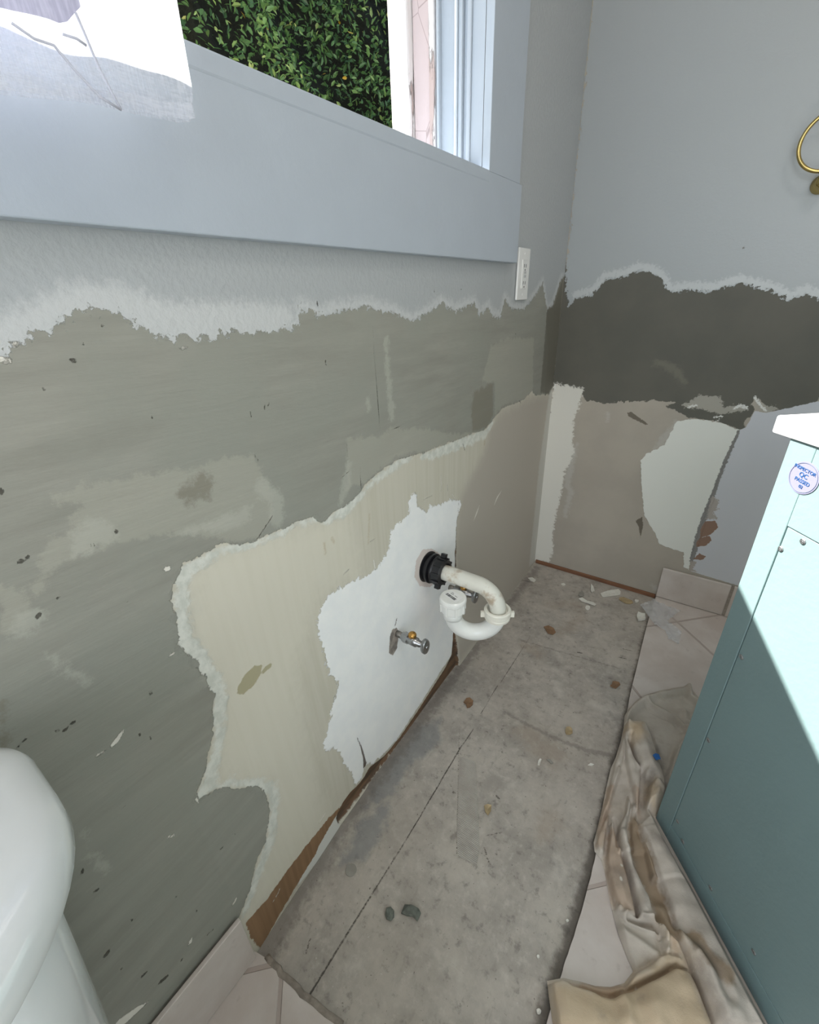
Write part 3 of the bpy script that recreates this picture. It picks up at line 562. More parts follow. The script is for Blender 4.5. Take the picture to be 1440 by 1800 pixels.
# ------------------------------------------------------------------ CURTAIN
def cloth_mat():
    t = NT('sheer_white_cotton'); t.t.nodes.remove(t.b)
    wv = t.noise(420, 3, .6, stretch=(1, 1, .15)); wh = t.noise(420, 3, .6, stretch=(1, .15, 1))
    k = t.ramp(t.math('ADD', wv, wh), .8, 1.2, .3, .62)
    tr = t.n('ShaderNodeBsdfTransparent'); tr.inputs[0].default_value = (.95, .96, 1, 1)
    tl = t.n('ShaderNodeBsdfTranslucent'); tl.inputs[0].default_value = (.82, .84, .88, 1)
    df = t.n('ShaderNodeBsdfDiffuse'); df.inputs[0].default_value = (.82, .83, .87, 1)
    m1 = t.n('ShaderNodeMixShader'); m1.inputs[0].default_value = .5; t.l(tl.outputs[0], m1.inputs[1]); t.l(df.outputs[0], m1.inputs[2])
    m2 = t.n('ShaderNodeMixShader'); t.l(k, m2.inputs[0]); t.l(m1.outputs[0], m2.inputs[1]); t.l(tr.outputs[0], m2.inputs[2])
    t.l(m2.outputs[0], t.out.inputs[0]); return t.m
M_sheer = cloth_mat()
cur = empty('curtain', (.07, -1.65, 1.2)); cinv = Matrix.Translation((-.07, 1.65, -1.2))
tag(cur, 'sheer white cotton cafe curtain hanging before the window with its corner tied up', 'curtain')
def thick_mat():
    t = NT('bunched_grey_white_cotton'); n = t.noise(300, 3, .6, stretch=(1, 1, .2)); t.t.nodes.remove(t.b)
    d = t.n('ShaderNodeBsdfDiffuse'); t.l(t.mix(t.ramp(n, .35, .65), lin((182, 182, 204)), lin((160, 160, 184))), d.inputs[0]); tl = t.n('ShaderNodeBsdfTranslucent'); tl.inputs[0].default_value = (.5, .5, .6, 1)
    m = t.n('ShaderNodeMixShader'); m.inputs[0].default_value = .1; t.l(d.outputs[0], m.inputs[1]); t.l(tl.outputs[0], m.inputs[2]); t.l(m.outputs[0], t.out.inputs[0]); return t.m
M_thick = thick_mat()
def sheet(name, poly_bot, ztop, xbase, amp, nU=90, nV=60, ph=0.0, mat=None):
    ysn = np.linspace(poly_bot[0][0], poly_bot[-1][0], nU); zb_ = np.interp(ysn, [p[0] for p in poly_bot], [p[1] for p in poly_bot])
    vs = []; fs = []
    for i, y in enumerate(ysn):
        for j in range(nV):
            t_ = j / (nV - 1); z = zb_[i] + (ztop - zb_[i]) * t_
            x = xbase + amp * math.sin(y * 38 + ph + .8 * math.sin(z * 9)) * (1 - .4 * t_) + .3 * amp * math.sin(y * 97 + z * 21 + ph)
            vs.append((x, y - .012 * t_ * 0, z))
    for i in range(nU - 1):
        for j in range(nV - 1): a = i * nV + j; fs.append((a, a + nV, a + nV + 1, a + 1))
    o = pydata(name, vs, fs, mat or M_sheer, None, True); o.data.transform(cinv); o.parent = cur; return o
cb = [(-1.94, 1.19), (-1.60, 1.192), (-1.47, 1.1935), (-1.43, 1.199), (-1.382, 1.205), (-1.33, 1.2085), (-1.318, 1.212), (-1.311, 1.233)]
sheet('curtain_panel', cb, 1.74, .070, .005)
hm = [(-1.94, 1.203), (-1.47, 1.2015), (-1.43, 1.2075), (-1.382, 1.214), (-1.325, 1.221)]
ysn = np.linspace(-1.94, -1.322, 70)
vs = []; fs = []
for i, y in enumerate(ysn):
    z0 = np.interp(y, [p[0] for p in cb], [p[1] for p in cb]); z1 = np.interp(y, [p[0] for p in hm], [p[1] for p in hm]) + .0012 * math.sin(y * 90)
    for j in range(4): vs.append((.0785 + .004 * math.sin(y * 38) + .0005, y, z0 + (z1 - z0) * j / 3))
for i in range(69):
    for j in range(3): a = i * 4 + j; fs.append((a, a + 4, a + 5, a + 1))
o = pydata('hem', vs, fs, M_sheer, cur, True); o.data.transform(cinv)
fb = [(-1.94, 1.23), (-1.60, 1.232), (-1.45, 1.236), (-1.425, 1.2395), (-1.415, 1.240), (-1.408, 1.247), (-1.398, 1.256)]
sheet('tied_up_corner', fb, 1.285, .083, .004, 80, 24, 1.0, M_thick)
M_fold = plain('grey_fold_line', (196, 198, 212), .8)  # thin grey tubes stand in for the curtain's dark fold and seam lines
for pts in ([(133, 22), (150, 62), (172, 115), (195, 160), (213, 193)], [(20, 40), (60, 68), (95, 80), (130, 122), (175, 170), (213, 193)], [(110, 60), (135, 68), (152, 80)]):
    P = [onx(p, .0885) for p in pts]; bm = bmesh.new(); tube(bm, P, .0009, 8); o = obj('fold_line', bm, M_fold, None, True); o.data.transform(cinv); o.parent = cur
bm = bmesh.new(); tube(bm, [(.07, -1.96, 1.745), (.07, -1.29, 1.745)], .006, 12); o = obj('curtain_rod', bm, plain('white_rod', (230, 230, 230), .4), None, True); o.data.transform(cinv); o.parent = cur
for y in (-1.955, -1.295):
    o = boxobj('rod_bracket', (.0185, y - .004, 1.738), (.07, y + .004, 1.752), bpy.data.materials['white_rod']); o.data.transform(cinv); o.parent = cur

# ------------------------------------------------------------------ OUTSIDE
M_ground = plain('garden_ground', (110, 100, 80), .95, var=.2, scale=4)
struct(pydata('ground', [(-9, -9, -.3), (-.17, -9, -.3), (-.17, 9, -.3), (-9, 9, -.3)], [(0, 1, 2, 3)], M_ground))
def leaf_mat():
    t = NT('hedge_leaves'); t.t.nodes.remove(t.b)
    c = t.attr('tint'); ramp = t.n('ShaderNodeValToRGB'); t.l(c, ramp.inputs[0])
    e = ramp.color_ramp.elements; e[0].color = lin((58, 88, 56)); e[1].color = lin((214, 176, 60))
    for p, cc in ((.35, (82, 120, 74)), (.7, (112, 152, 88)), (.9, (156, 186, 112)), (.965, (188, 204, 130))): x = ramp.color_ramp.elements.new(p); x.color = lin(cc)
    b = t.n('ShaderNodeBsdfPrincipled'); t.l(ramp.outputs[0], b.inputs['Base Color']); b.inputs['Roughness'].default_value = .35
    tl = t.n('ShaderNodeBsdfTranslucent'); t.l(ramp.outputs[0], tl.inputs[0])
    m = t.n('ShaderNodeMixShader'); m.inputs[0].default_value = .3; t.l(b.outputs[0], m.inputs[1]); t.l(tl.outputs[0], m.inputs[2]); t.l(m.outputs[0], t.out.inputs[0]); return t.m
hedge = empty('hedge', (-1.6, .3, -.3)); tag(hedge, 'dense dark green leafy hedge growing outside the window', 'hedge')
def hedge_surface(y, z):   # x of the hedge face, lumpy
    return -1.02 + .10 * np.sin(y * 5.1 + 1.0) * np.cos(z * 4.3) + .06 * np.sin(y * 11 + z * 9)
N = 22000
hy = RNG.uniform(-.72, 1.75, N); hz = RNG.uniform(1.15, 2.95, N); dep = RNG.exponential(.12, N)
hx = hedge_surface(hy, hz) - np.minimum(dep, .6)
nrm = RNG.normal(0, 1, (N, 3)); nrm[:, 0] += .5; nrm[:, 2] += .8; nrm /= np.linalg.norm(nrm, axis=1)[:, None]
dr = RNG.normal(0, 1, (N, 3)); dr[:, 0] += .7; dr[:, 2] += .2; dr -= (dr * nrm).sum(1)[:, None] * nrm; dr /= np.linalg.norm(dr, axis=1)[:, None]
sd = np.cross(nrm, dr); ln = RNG.uniform(.016, .034, N)[:, None]; P0 = np.stack([hx, hy, hz], 1)
V6 = np.stack([P0, P0 + dr * ln * .35 + sd * ln * .22 + nrm * ln * .06, P0 + dr * ln * .75 + sd * ln * .17 + nrm * ln * .03, P0 + dr * ln - nrm * ln * .08, P0 + dr * ln * .75 - sd * ln * .17 + nrm * ln * .03, P0 + dr * ln * .35 - sd * ln * .22 + nrm * ln * .06, P0 + dr * ln * .5 - nrm * ln * .03], 1).reshape(-1, 3)
i0 = (np.arange(N) * 7)[:, None]
Fq = np.concatenate([i0 + np.array([[0, 1, 2, 6]]), i0 + np.array([[6, 2, 3, 4]]), i0 + np.array([[0, 6, 4, 5]])])
me = bpy.data.meshes.new('foliage'); me.from_pydata((V6 - np.array([-1.6, .3, -.3])).tolist(), [], Fq.tolist()); me.update()
at = me.attributes.new('tint', 'FLOAT', 'POINT')
tint = RNG.uniform(0, .85, N) + .1 * np.sin(hy * 7 + hz * 5); warm = (RNG.uniform(0, 1, N) < .03 + .22 * np.exp(-((hy - .72) / .12) ** 2 - ((hz - 2.0) / .3) ** 2)); tint[warm] = RNG.uniform(.9, 1.0, warm.sum())
at.data.foreach_set('value', np.repeat(np.clip(tint, 0, 1), 7).astype(np.float32))
link('foliage', me, leaf_mat(), hedge)
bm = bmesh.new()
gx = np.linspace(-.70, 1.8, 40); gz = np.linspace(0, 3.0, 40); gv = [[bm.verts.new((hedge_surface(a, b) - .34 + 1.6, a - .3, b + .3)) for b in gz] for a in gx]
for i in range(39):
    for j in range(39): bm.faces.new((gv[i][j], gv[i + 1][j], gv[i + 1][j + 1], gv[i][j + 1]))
inner = obj('shade_backing', bm, plain('hedge_shade_dark', (26, 30, 22), .95, var=.4, scale=18, bump=.01), hedge)  # near-black sheet behind the leaves, its colour stands in for the hedge's inner shade
bm = bmesh.new()
for y in (-.7, -.1, .5, 1.2):
    tube(bm, [(.25, y - .3, 0), (.3, y - .28 + .03, .8), (.28, y - .35, 1.5)], [.03, .025, .02], 8)
obj('trunk', bm, plain('hedge_bark', (90, 74, 58), .9), hedge, True)

# ------------------------------------------------------------------ OUTLET
M_plastic = plain('white_plastic', (232, 232, 230), .35, var=.01); M_dark = plain('dark_slot', (40, 40, 42), .6)
oy, oz = -.366, 1.107
out = empty('wall_outlet', (0.0015, oy, oz)); tag(out, 'white rectangular wall outlet with test buttons beside the window casing', 'outlet')
boxobj('cover_plate', (0, -.037, -.061), (.006, .037, .061), M_plastic, out, .002)
boxobj('receptacle', (.006, -.0165, -.034), (.0085, .0165, .034), M_plastic, out, .001)
for z in (.02, -.02):
    for y in (-.006, .006): boxobj('slot', (.0084, y - .0012, z - .004), (.0089, y + .0012, z + .004), M_dark, out)
    bm = bmesh.new(); lathe(bm, (.0084, 0, z - .0095), (1, 0, 0), [(0, .0022), (.0005, .0022)], 12); obj('ground_hole', bm, M_dark, out)
for z in (.0045, -.0045): boxobj('button', (.0085, -.007, z - .003), (.0098, .007, z + .003), plain('grey_button', (196, 196, 196), .4), out, .0005)
for z in (.048, -.048):
    bm = bmesh.new(); lathe(bm, (.0058, 0, z), (1, 0, 0), [(0, .003), (.0008, .003), (.0012, .002)], 12); obj('plate_screw', bm, M_plastic, out, True)

# ------------------------------------------------------------------ TOWEL RING
M_brass = plain('polished_brass', (190, 168, 110), .18, 1.0, var=.03)
kc = ony((1447, 319), -.045); rc = ony((1463, 248), -.045)
tr_ = empty('towel_ring', (float(kc[0]), 0, float(kc[2]))); tag(tr_, 'polished brass towel ring on a round post on the back wall', 'towel ring')
bm = bmesh.new(); lathe(bm, (0, -.001, 0), (0, -1, 0), [(0, .020), (.005, .020), (.008, .017), (.012, .017), (.015, .012), (.030, .010), (.036, .014), (.046, .015), (.052, .010), (.054, .001)], 36); obj('mounting_post', bm, M_brass, tr_, True)
rad = .0575; cx_ = rc[0] - kc[0]; cz_ = rc[2] - kc[2]
bm = bmesh.new(); pts = [(cx_ + rad * math.cos(a), -.045, cz_ + .003 + rad * math.sin(a)) for a in np.linspace(0, 2 * PI, 65)]; tube(bm, pts, .0042, 14, False); obj('ring', bm, M_brass, tr_, True)

# ------------------------------------------------------------------ SINK TRAP
M_pvc = plain('white_pvc', (238, 238, 234), .28, var=.015, coat=.2); M_oldpvc = NT('weathered_pvc')
_e = M_oldpvc.ramp(M_oldpvc.noise(35, 5, .6), .5, .72); M_oldpvc.set(color=M_oldpvc.mix(_e, lin((224, 222, 212)), lin((186, 170, 150))), rough=.4); M_oldpvc = M_oldpvc.m
M_black = plain('black_abs_plastic', (24, 24, 27), .35, var=.1); M_nutw = plain('cream_plastic_nut', (238, 234, 222), .35, var=.01)
DY, DZ_ = -.853, .452
trap = empty('sink_trap', (0, DY, DZ_)); tag(trap, 'white plastic sink drain trap with a black coupling sticking out of the patched wall', 'drain pipe')
def T(p): return (p[0], p[1] - DY, p[2] - DZ_)
bm = bmesh.new(); lathe(bm, T((-.004, DY, DZ_)), (1, 0, 0), [(0, .030), (.006, .0405), (.010, .041), (.013, .033), (.018, .033), (.020, .0385), (.025, .0385), (.027, .031), (.032, .031)], 40); obj('wall_fitting', bm, M_black, trap, False)
bm = bmesh.new(); lathe(bm, T((.024, DY, DZ_)), (1, 0, 0), [(0, .031), (.002, .0345), (.006, .036), (.010, .0345), (.028, .0335), (.031, .031), (.032, .024), (.026, .021)], 40)
for a in (1.15, 1.15 + PI):
    M = Matrix.Translation(T((.042, DY, DZ_))) @ Matrix.Rotation(a, 4, 'X'); box(bm, (-.006, .033, -.006), (.006, .045, .006), M)
for k in range(10):
    M = Matrix.Translation(T((.042, DY, DZ_))) @ Matrix.Rotation(2 * PI * k / 10 + .3, 4, 'X'); box(bm, (-.008, .0325, -.0022), (.012, .0362, .0022), M)
obj('coupling_nut', bm, M_black, trap, False)
RB = .052
a1 = [(.03, DY, DZ_), (.06, DY, DZ_), (.10, DY, DZ_ + .0005)] + [Vector(p) for p in arc((.145, DY, DZ_ - RB), PI / 2, 0, RB, (1, 0, 0), (0, 0, 1), 14)] + [(.197, DY, .375)]
bm = bmesh.new(); tube(bm, [T(p) for p in a1], .0193, 28); obj('trap_arm', bm, M_oldpvc, trap, True)
ex = Vector((-.091, -.05, 0)).normalized(); c_u = Vector((.197, DY, .388)) + ex * RB
bm = bmesh.new(); lathe(bm, T((.197, DY, .374)), (0, 0, 1), [(0, .024), (.003, .0295), (.008, .030), (.0105, .0285), (.013, .0285), (.015, .0315), (.026, .0315), (.029, .029), (.029, .0245), (.022, .0225)], 40)
for s in (1, -1):
    d = Vector((0.85, .53, 0)).normalized() * s; M = Matrix.Translation(Vector(T((.197, DY, .387))) + d * .033) @ Matrix.Rotation(math.atan2(d.y, d.x), 4, 'Z'); box(bm, (-.006, -.0035, -.007), (.006, .0035, .007), M)
obj('slip_nut', bm, M_nutw, trap, False)
u_pts = [Vector((.197, DY, .378))] + arc(c_u - Vector((0, 0, .006)), 0, -PI, RB, -ex, Vector((0, 0, 1)), 22) + [c_u + ex * RB + Vector((0, 0, .02))]
bm = bmesh.new(); tube(bm, [T(p) for p in u_pts], .0205, 28); obj('trap_bend', bm, M_pvc, trap, True)
tc = c_u + ex * RB
bm = bmesh.new(); lathe(bm, T((tc.x, tc.y, .372)), (0, 0, 1), [(0, .0205), (.001, .0225), (.016, .0232), (.018, .0205)], 36); obj('tailpiece_collar', bm, M_pvc, trap, True)
bm = bmesh.new(); lathe(bm, T((tc.x, tc.y, .392)), (0, 0, 1), [(0, .0215), (.001, .0275), (.004, .0285), (.024, .0285), (.027, .0315), (.034, .032), (.0385, .031), (.0405, .0285), (.041, .001)], 40)
for k in range(8):
    M = Matrix.Translation(T((tc.x, tc.y, .392))) @ Matrix.Rotation(2 * PI * k / 8, 4, 'Z'); box(bm, (.027, -.003, .002), (.0312, .003, .026), M)
cap = obj('cap_nut', bm, M_pvc, trap, False); bevel(cap, .0008)
zt = .392 + .0412
lab = empty('barcode_label', T((tc.x, tc.y, zt + .0004))); lab.parent = trap; lab.rotation_euler = (0, 0, math.radians(-17))
M_white_lab = plain('label_white', (240, 240, 238), .45, var=.0); M_ink = plain('label_ink', (38, 36, 42), .6, var=.0)
boxobj('label_paper', (-.021, -.012, -.0001), (.021, .014, .0003), M_white_lab, lab)
bm = bmesh.new(); x = -.017; rb = random.Random(3)
while x < .014:
    wd = rb.choice((.0005, .0008, .0013)); box(bm, (x, -.009, .0002), (x + wd, -.0015, .0005)); x += wd + rb.choice((.0005, .0007, .001))
obj('barcode_bars', bm, M_ink, lab)
bm = bmesh.new()
for (xa, ya, n_) in ((-.012, .003, 6), (-.012, .007, 4), (.002, .003, 5)):
    for k in range(n_): box(bm, (xa + k * .0018, ya, .0002), (xa + k * .0018 + .0012, ya + .0014, .0005))
obj('small_print', bm, M_ink, lab)

# ------------------------------------------------------------------ STOP VALVES
M_chrome = plain('tarnished_chrome', (160, 160, 160), .3, 1.0, var=.15, scale=60); M_pipe = plain('grey_steel_pipe', (130, 126, 120), .45, .8, var=.3, scale=80); M_bfit = plain('brass_outlet', (196, 150, 84), .28, 1.0, var=.05)
def valve(y, z, label, full=True):
    v = empty('stop_valve', (0, y, z)); tag(v, label, 'valve', 'stop valves under the drain')
    bm = bmesh.new(); tube(bm, [(-.004, 0, 0), (.034, 0, 0)], .0078, 16); obj('supply_stub', bm, M_pipe, v, True)
    bm = bmesh.new(); lathe(bm, (.026, 0, 0), (1, 0, 0), [(0, .0085), (.001, .0105), (.006, .0108), (.007, .0135), (.019, .0135), (.020, .0105)], 6); obj('compression_nut', bm, M_chrome, v)
    bm = bmesh.new(); lathe(bm, (.044, 0, 0), (1, 0, 0), [(0, .009), (.002, .0112), (.024, .0112), (.026, .0085), (.034, .0078), (.036, .006), (.044, .006)], 24); tube(bm, [(.056, 0, 0), (.056, 0, .014)], .0078, 16); obj('valve_body', bm, M_chrome, v, True)
    bm = bmesh.new(); lathe(bm, (.056, 0, .012), (0, 0, 1), [(0, .0085), (.001, .0096), (.006, .0098), (.009, .0085), (.0115, .0055), (.012, .001)], 18); obj('brass_fitting', bm, M_bfit, v, True)
    bm = bmesh.new(); lathe(bm, (.084, 0, 0), (1, 0, 0), [(0, .008), (.0015, .0165), (.004, .0185), (.009, .0185), (.0115, .0165), (.012, .009), (.0105, .006), (.0105, .001)], 36)
    bmesh.ops.scale(bm, vec=(1, .72, 1.08), verts=bm.verts); obj('handle', bm, M_chrome, v, True)
    bm = bmesh.new(); lathe(bm, (.094, 0, 0), (1, 0, 0), [(0, .004), (.003, .0038), (.004, .002)], 14); obj('handle_screw', bm, plain('steel_screw', (190, 190, 190), .25, 1.0), v, True)
    return v
valve(-1.002, .350, 'grey metal stop valve with brass outlet on the white patched wall, left of the trap')
VY2, VZ2 = [float(q) for q in onx((836, 1049), .092)[1:3]]
valve(VY2, VZ2, 'grey metal stop valve partly hidden behind the white trap bend')

# ------------------------------------------------------------------ VANITY
def vanity_mat():
    return plain('teal_painted_cabinet', (112, 134, 135), .42, var=.03, scale=6, bump=.0005, bscale=90)
M_teal = vanity_mat(); M_white_top = plain('white_quartz_top', (238, 238, 238), .25, var=.01); M_gap = plain('shadow_gap_dark', (52, 62, 64), .9); M_screw = plain('zinc_screw', (170, 172, 174), .35, 1.0)
A = np.array([.60325653, -.87304213]); d2 = np.array([.63227209, -.77474641])
van = empty('vanity_cabinet', (float(A[0]), float(A[1]), .016), math.atan2(d2[1], d2[0]))
# local frame: +X along the back panel towards the camera, +Y into the cabinet (away from the wall), Z up
tag(van, 'pale teal bathroom vanity with white top, its back panel turned to the window', 'cabinet')
VW, VD, VH = .76, .53, .858
ST, BT, TP = .039, .044, .112
boxobj('back_frame', (0, 0, 0), (ST, .018, VH), M_teal, van, .0012).name = 'stile'
boxobj('stile', (VW - ST, 0, 0), (VW, .018, VH), M_teal, van, .0012)
boxobj('bottom_rail', (ST, .0003, 0), (VW - ST, .018, BT), M_teal, van, .0008)
boxobj('top_rail', (ST, .0003, VH - TP), (VW - ST, .018, VH), M_teal, van, .0008)
boxobj('panel_gap', (ST - .001, .006, BT - .001), (VW - ST + .001, .012, VH - TP + .001), M_gap, van)
pan = boxobj('back_panel', (ST + .0013, .0008, BT + .0013), (VW - ST - .0013, .009, VH - TP - .0013), M_teal, van, .0006)
boxobj('side_panel', (0.0005, .0185, 0), (.018, VD, VH), M_teal, van, .001); boxobj('side_panel', (VW - .018, .0185, 0), (VW - .0005, VD, VH), M_teal, van, .001)
boxobj('front_frame', (.018, VD - .02, .09), (VW - .018, VD, VH), M_teal, van, .001)
for x0, x1 in ((.03, VW / 2 - .003), (VW / 2 + .003, VW - .03)):
    dr_ = boxobj('door', (x0, VD + .0005, .12), (x1, VD + .02, VH - .03), M_teal, van, .002)
    bm = bmesh.new(); xh = x1 - .04 if x0 < .1 else x0 + .04; tube(bm, [(xh, VD + .02, .42), (xh, VD + .045, .42), (xh, VD + .045, .55), (xh, VD + .02, .55)], .005, 10); obj('handle', bm, M_brass, dr_, True)
boxobj('floor_panel', (.018, .0185, .07), (VW - .018, VD - .02, .088), M_teal, van)
boxobj('countertop', (-.028, -.004, VH + .0005), (VW + .028, VD + .03, VH + .025), M_white_top, van, .003)
vinv = np.array([[d2[0], d2[1]], [-d2[1], d2[0]]])
nrm2 = np.array([-.77474641, -.63227209])
def onvan(p):
    r = ray(p); t = ((A - CAM[:2]) @ nrm2) / (r[:2] @ nrm2); q = CAM + r * t
    l2 = vinv @ (q[:2] - A); return float(l2[0]), float(q[2] - .016)
for p in ((1372, 965), (1411, 952), (1303, 1155), (1245, 1301), (1191, 1444), (1200, 1479), (1249, 1561), (1325, 1674)):
    u, z = onvan(p)
    bm = bmesh.new(); lathe(bm, (u, .0008, z), (0, -1, 0), [(-.0005, .0042), (.0008, .0042), (.0016, .0032), (.0016, .0018), (.0010, .0016), (.0010, .0003)], 18); box(bm, (u - .0024, -.0010, z - .0004), (u + .0024, -.0005, z + .0004)); obj('screw', bm, M_screw, van, False)
# round inspection sticker
u, z = onvan((1413, 840))
stk = empty('inspection_sticker', (u, -.0004, z)); stk.parent = van
bm = bmesh.new(); lathe(bm, (0, .0003, 0), (0, -1, 0), [(0, .0215), (.0005, .0215)], 48); obj('sticker_paper', bm, plain('lilac_sticker', (116, 116, 140), .5, var=.0), stk)
bm = bmesh.new(); tube(bm, [(.0195 * math.cos(a), -.0003, .0195 * math.sin(a)) for a in np.linspace(0, 2 * PI, 49)], .0004, 6, False); obj('sticker_ring', bm, plain('grey_ring', (80, 90, 110), .5), stk)
M_blueink = plain('blue_ink', (24, 76, 132), .6, var=.0)
def text(name, s, size, loc, mat, parent, rot):
    cu = bpy.data.curves.new(name, 'FONT'); cu.body = s; cu.size = size; cu.align_x = 'CENTER'; cu.align_y = 'CENTER'; cu.extrude = .00015
    tmp = bpy.data.objects.new(name, cu); me = bpy.data.meshes.new_from_object(tmp); bpy.data.objects.remove(tmp); bpy.data.curves.remove(cu)
    me.transform(Matrix.Translation(loc) @ Matrix.Rotation(rot, 4, 'Y') @ Matrix.Rotation(PI / 2, 4, 'X'))
    return link(name, me, mat, parent)
rt = math.radians(6)
for s, size, off in (('INSPECTOR', .0062, .0105), ('QC', .0085, .003), ('PASSED', .0068, -.005), ('02', .006, -.012)):
    text('printed_text', s, size, (-math.sin(-rt) * off * -1, -.0006, math.cos(rt) * off), M_blueink, stk, rt)

# ------------------------------------------------------------------ TOILET
M_porc = plain('white_porcelain', (232, 236, 238), .08, var=.005, coat=.6)
toi = empty('toilet', (.031, -1.860, .006)); tag(toi, 'glossy white porcelain toilet beside the stripped wall at lower left', 'toilet')
def rrect(hx0, hx1, hy, bow, r, n=9):
    """plan ring: back at hx0, front at hx1 bowed out by bow at the middle, half width hy, corner radius r"""
    pts = []
    for cxx, cyy, a0 in ((hx1 - r, hy - r, 0), (hx0 + r * .5, hy - r * .5, 1), (hx0 + r * .5, -hy + r * .5, 2), (hx1 - r, -hy + r, 3)):
        rr = r if a0 in (0, 3) else r * .5
        for k in range(n):
            a = PI / 2 * a0 + PI / 2 * k / (n - 1); x = cxx + rr * math.cos(a); y = cyy + rr * math.sin(a)
            x += bow * (1 - (y / hy) ** 2) * max(0, (x - hx0) / (hx1 - hx0)); pts.append((x, y))
    return pts
def loft(name, secs, mat, parent, sub=2):
    bm = bmesh.new(); rings = []
    for z, ringp in secs: rings.append([bm.verts.new((x, y, z)) for x, y in ringp])
    n = len(rings[0])
    for a, b in zip(rings, rings[1:]):
        for k in range(n): bm.faces.new((a[k], a[(k + 1) % n], b[(k + 1) % n], b[k]))
    bm.faces.new(rings[0][::-1]); bm.faces.new(rings[-1])
    o = obj(name, bm, mat, parent, True); return o
TY = .222
loft('tank', [(z, rrect(.012, .012 + dpt, hy, .018, .055)) for z, dpt, hy in ((.36, .150, .165), (.365, .158, .178), (.42, .166, .186), (.55, .178, .200), (.666, .188, .212), (.676, .186, .210))], M_porc, toi)
lid = loft('tank_lid', [(z, rrect(.004 + ins, .232 - ins, .240 - ins, .022, .115 - ins * .6, 14)) for z, ins in ((.676, .010), (.680, .003), (.686, .0), (.702, .0), (.710, .003), (.716, .010), (.719, .022), (.7205, .05))], M_porc, toi)
def oval(cx0, a, b, n=40): return [(cx0 + a * math.cos(2 * PI * k / n), b * math.sin(2 * PI * k / n)) for k in range(n)]
loft('bowl', [(z, oval(c, a, b)) for z, c, a, b in ((0, .36, .20, .11), (.02, .36, .20, .11), (.12, .37, .19, .10), (.22, .40, .21, .13), (.32, .44, .255, .165), (.375, .45, .27, .18), (.385, .45, .268, .178))], M_porc, toi)
loft('seat_lid', [(z, oval(.445, a, b)) for z, a, b in ((.388, .262, .172), (.392, .268, .178), (.415, .268, .178), (.424, .258, .168), (.427, .22, .14))], M_porc, toi)
loft('neck', [(z, rrect(.03, .26, .11, 0, .04)) for z in (.20, .30, .358)], M_porc, toi)

# ------------------------------------------------------------------ ADDED FILL LIGHTS (unseen: ceiling, doorway)
lamp = empty('ceiling_fill_lamp', (.95, -1.35, CEIL_Z)); tag(lamp, 'added round white fill lamp, out of view in the middle of the ceiling', 'lamp')
bm = bmesh.new(); lathe(bm, (0, 0, -.001), (0, 0, -1), [(0, .19), (.03, .19), (.035, .18)], 40); obj('fill_lamp_base', bm, M_plastic, lamp, True)
ld = bpy.data.lights.new('fill_lamp_light', 'AREA'); ld.shape = 'DISK'; ld.size = .36; ld.energy = CEIL_FILL_W; ld.color = (1.0, .96, .9)  # added ceiling fill, brightens the floor and lower walls
lo_ = bpy.data.objects.new('fill_lamp_light', ld); COL.objects.link(lo_); lo_.parent = lamp; lo_.location = (0, 0, -.045)
hd = bpy.data.lights.new('rear_fill_light', 'AREA'); hd.shape = 'RECTANGLE'; hd.size = DX1 - DX0; hd.size_y = 1.9; hd.energy = REAR_FILL_W; hd.color = (.95, .985, 1.0)  # added area fill in the doorway, stands in for an unseen hallway
ho = bpy.data.objects.new('rear_fill_light', hd); COL.objects.link(ho); ho.location = ((DX0 + DX1) / 2, NEAR_Y - .05, 1.05); ho.rotation_euler = (math.radians(90), 0, 0)
#@@CLOTH
# ------------------------------------------------------------------ DROP CLOTH (canvas, heaped and folded on the tile)
def A_(pts): return [(1030 + x / 5.624, 1180 + y / 5.624) for x, y in pts]
def B_(pts): return [(940 + x / 4.0, 1460 + y / 4.0) for x, y in pts]
outline = [(1260, 1250), (1237, 1236), (1215, 1207), (1208, 1206), (1197, 1206), (1165, 1212), (1137, 1220), (1121, 1229), (1105, 1246), (1098, 1258), (1096, 1285), (1092, 1300), (1083, 1330), (1074, 1350), (1066, 1385), (1059, 1420), (1050, 1457), (1044, 1480), (1046, 1496), (1056, 1508), (1063, 1530), (1067, 1552), (1074, 1590), (1087, 1640), (1102, 1680), (1114, 1706), (1098, 1727), (1074, 1734), (1047, 1732), (1020, 1724), (990, 1718), (962, 1723), (965, 1750), (972, 1800), (980, 1860), (1250, 1900), (1500, 1900), (1420, 1700), (1290, 1480), (1290, 1380)]
ZC = TZ + .004
def FC(pts, h=0.0): return np.array([onz(p, ZC + h)[:2] for p in pts])
OUTL = FC(outline)
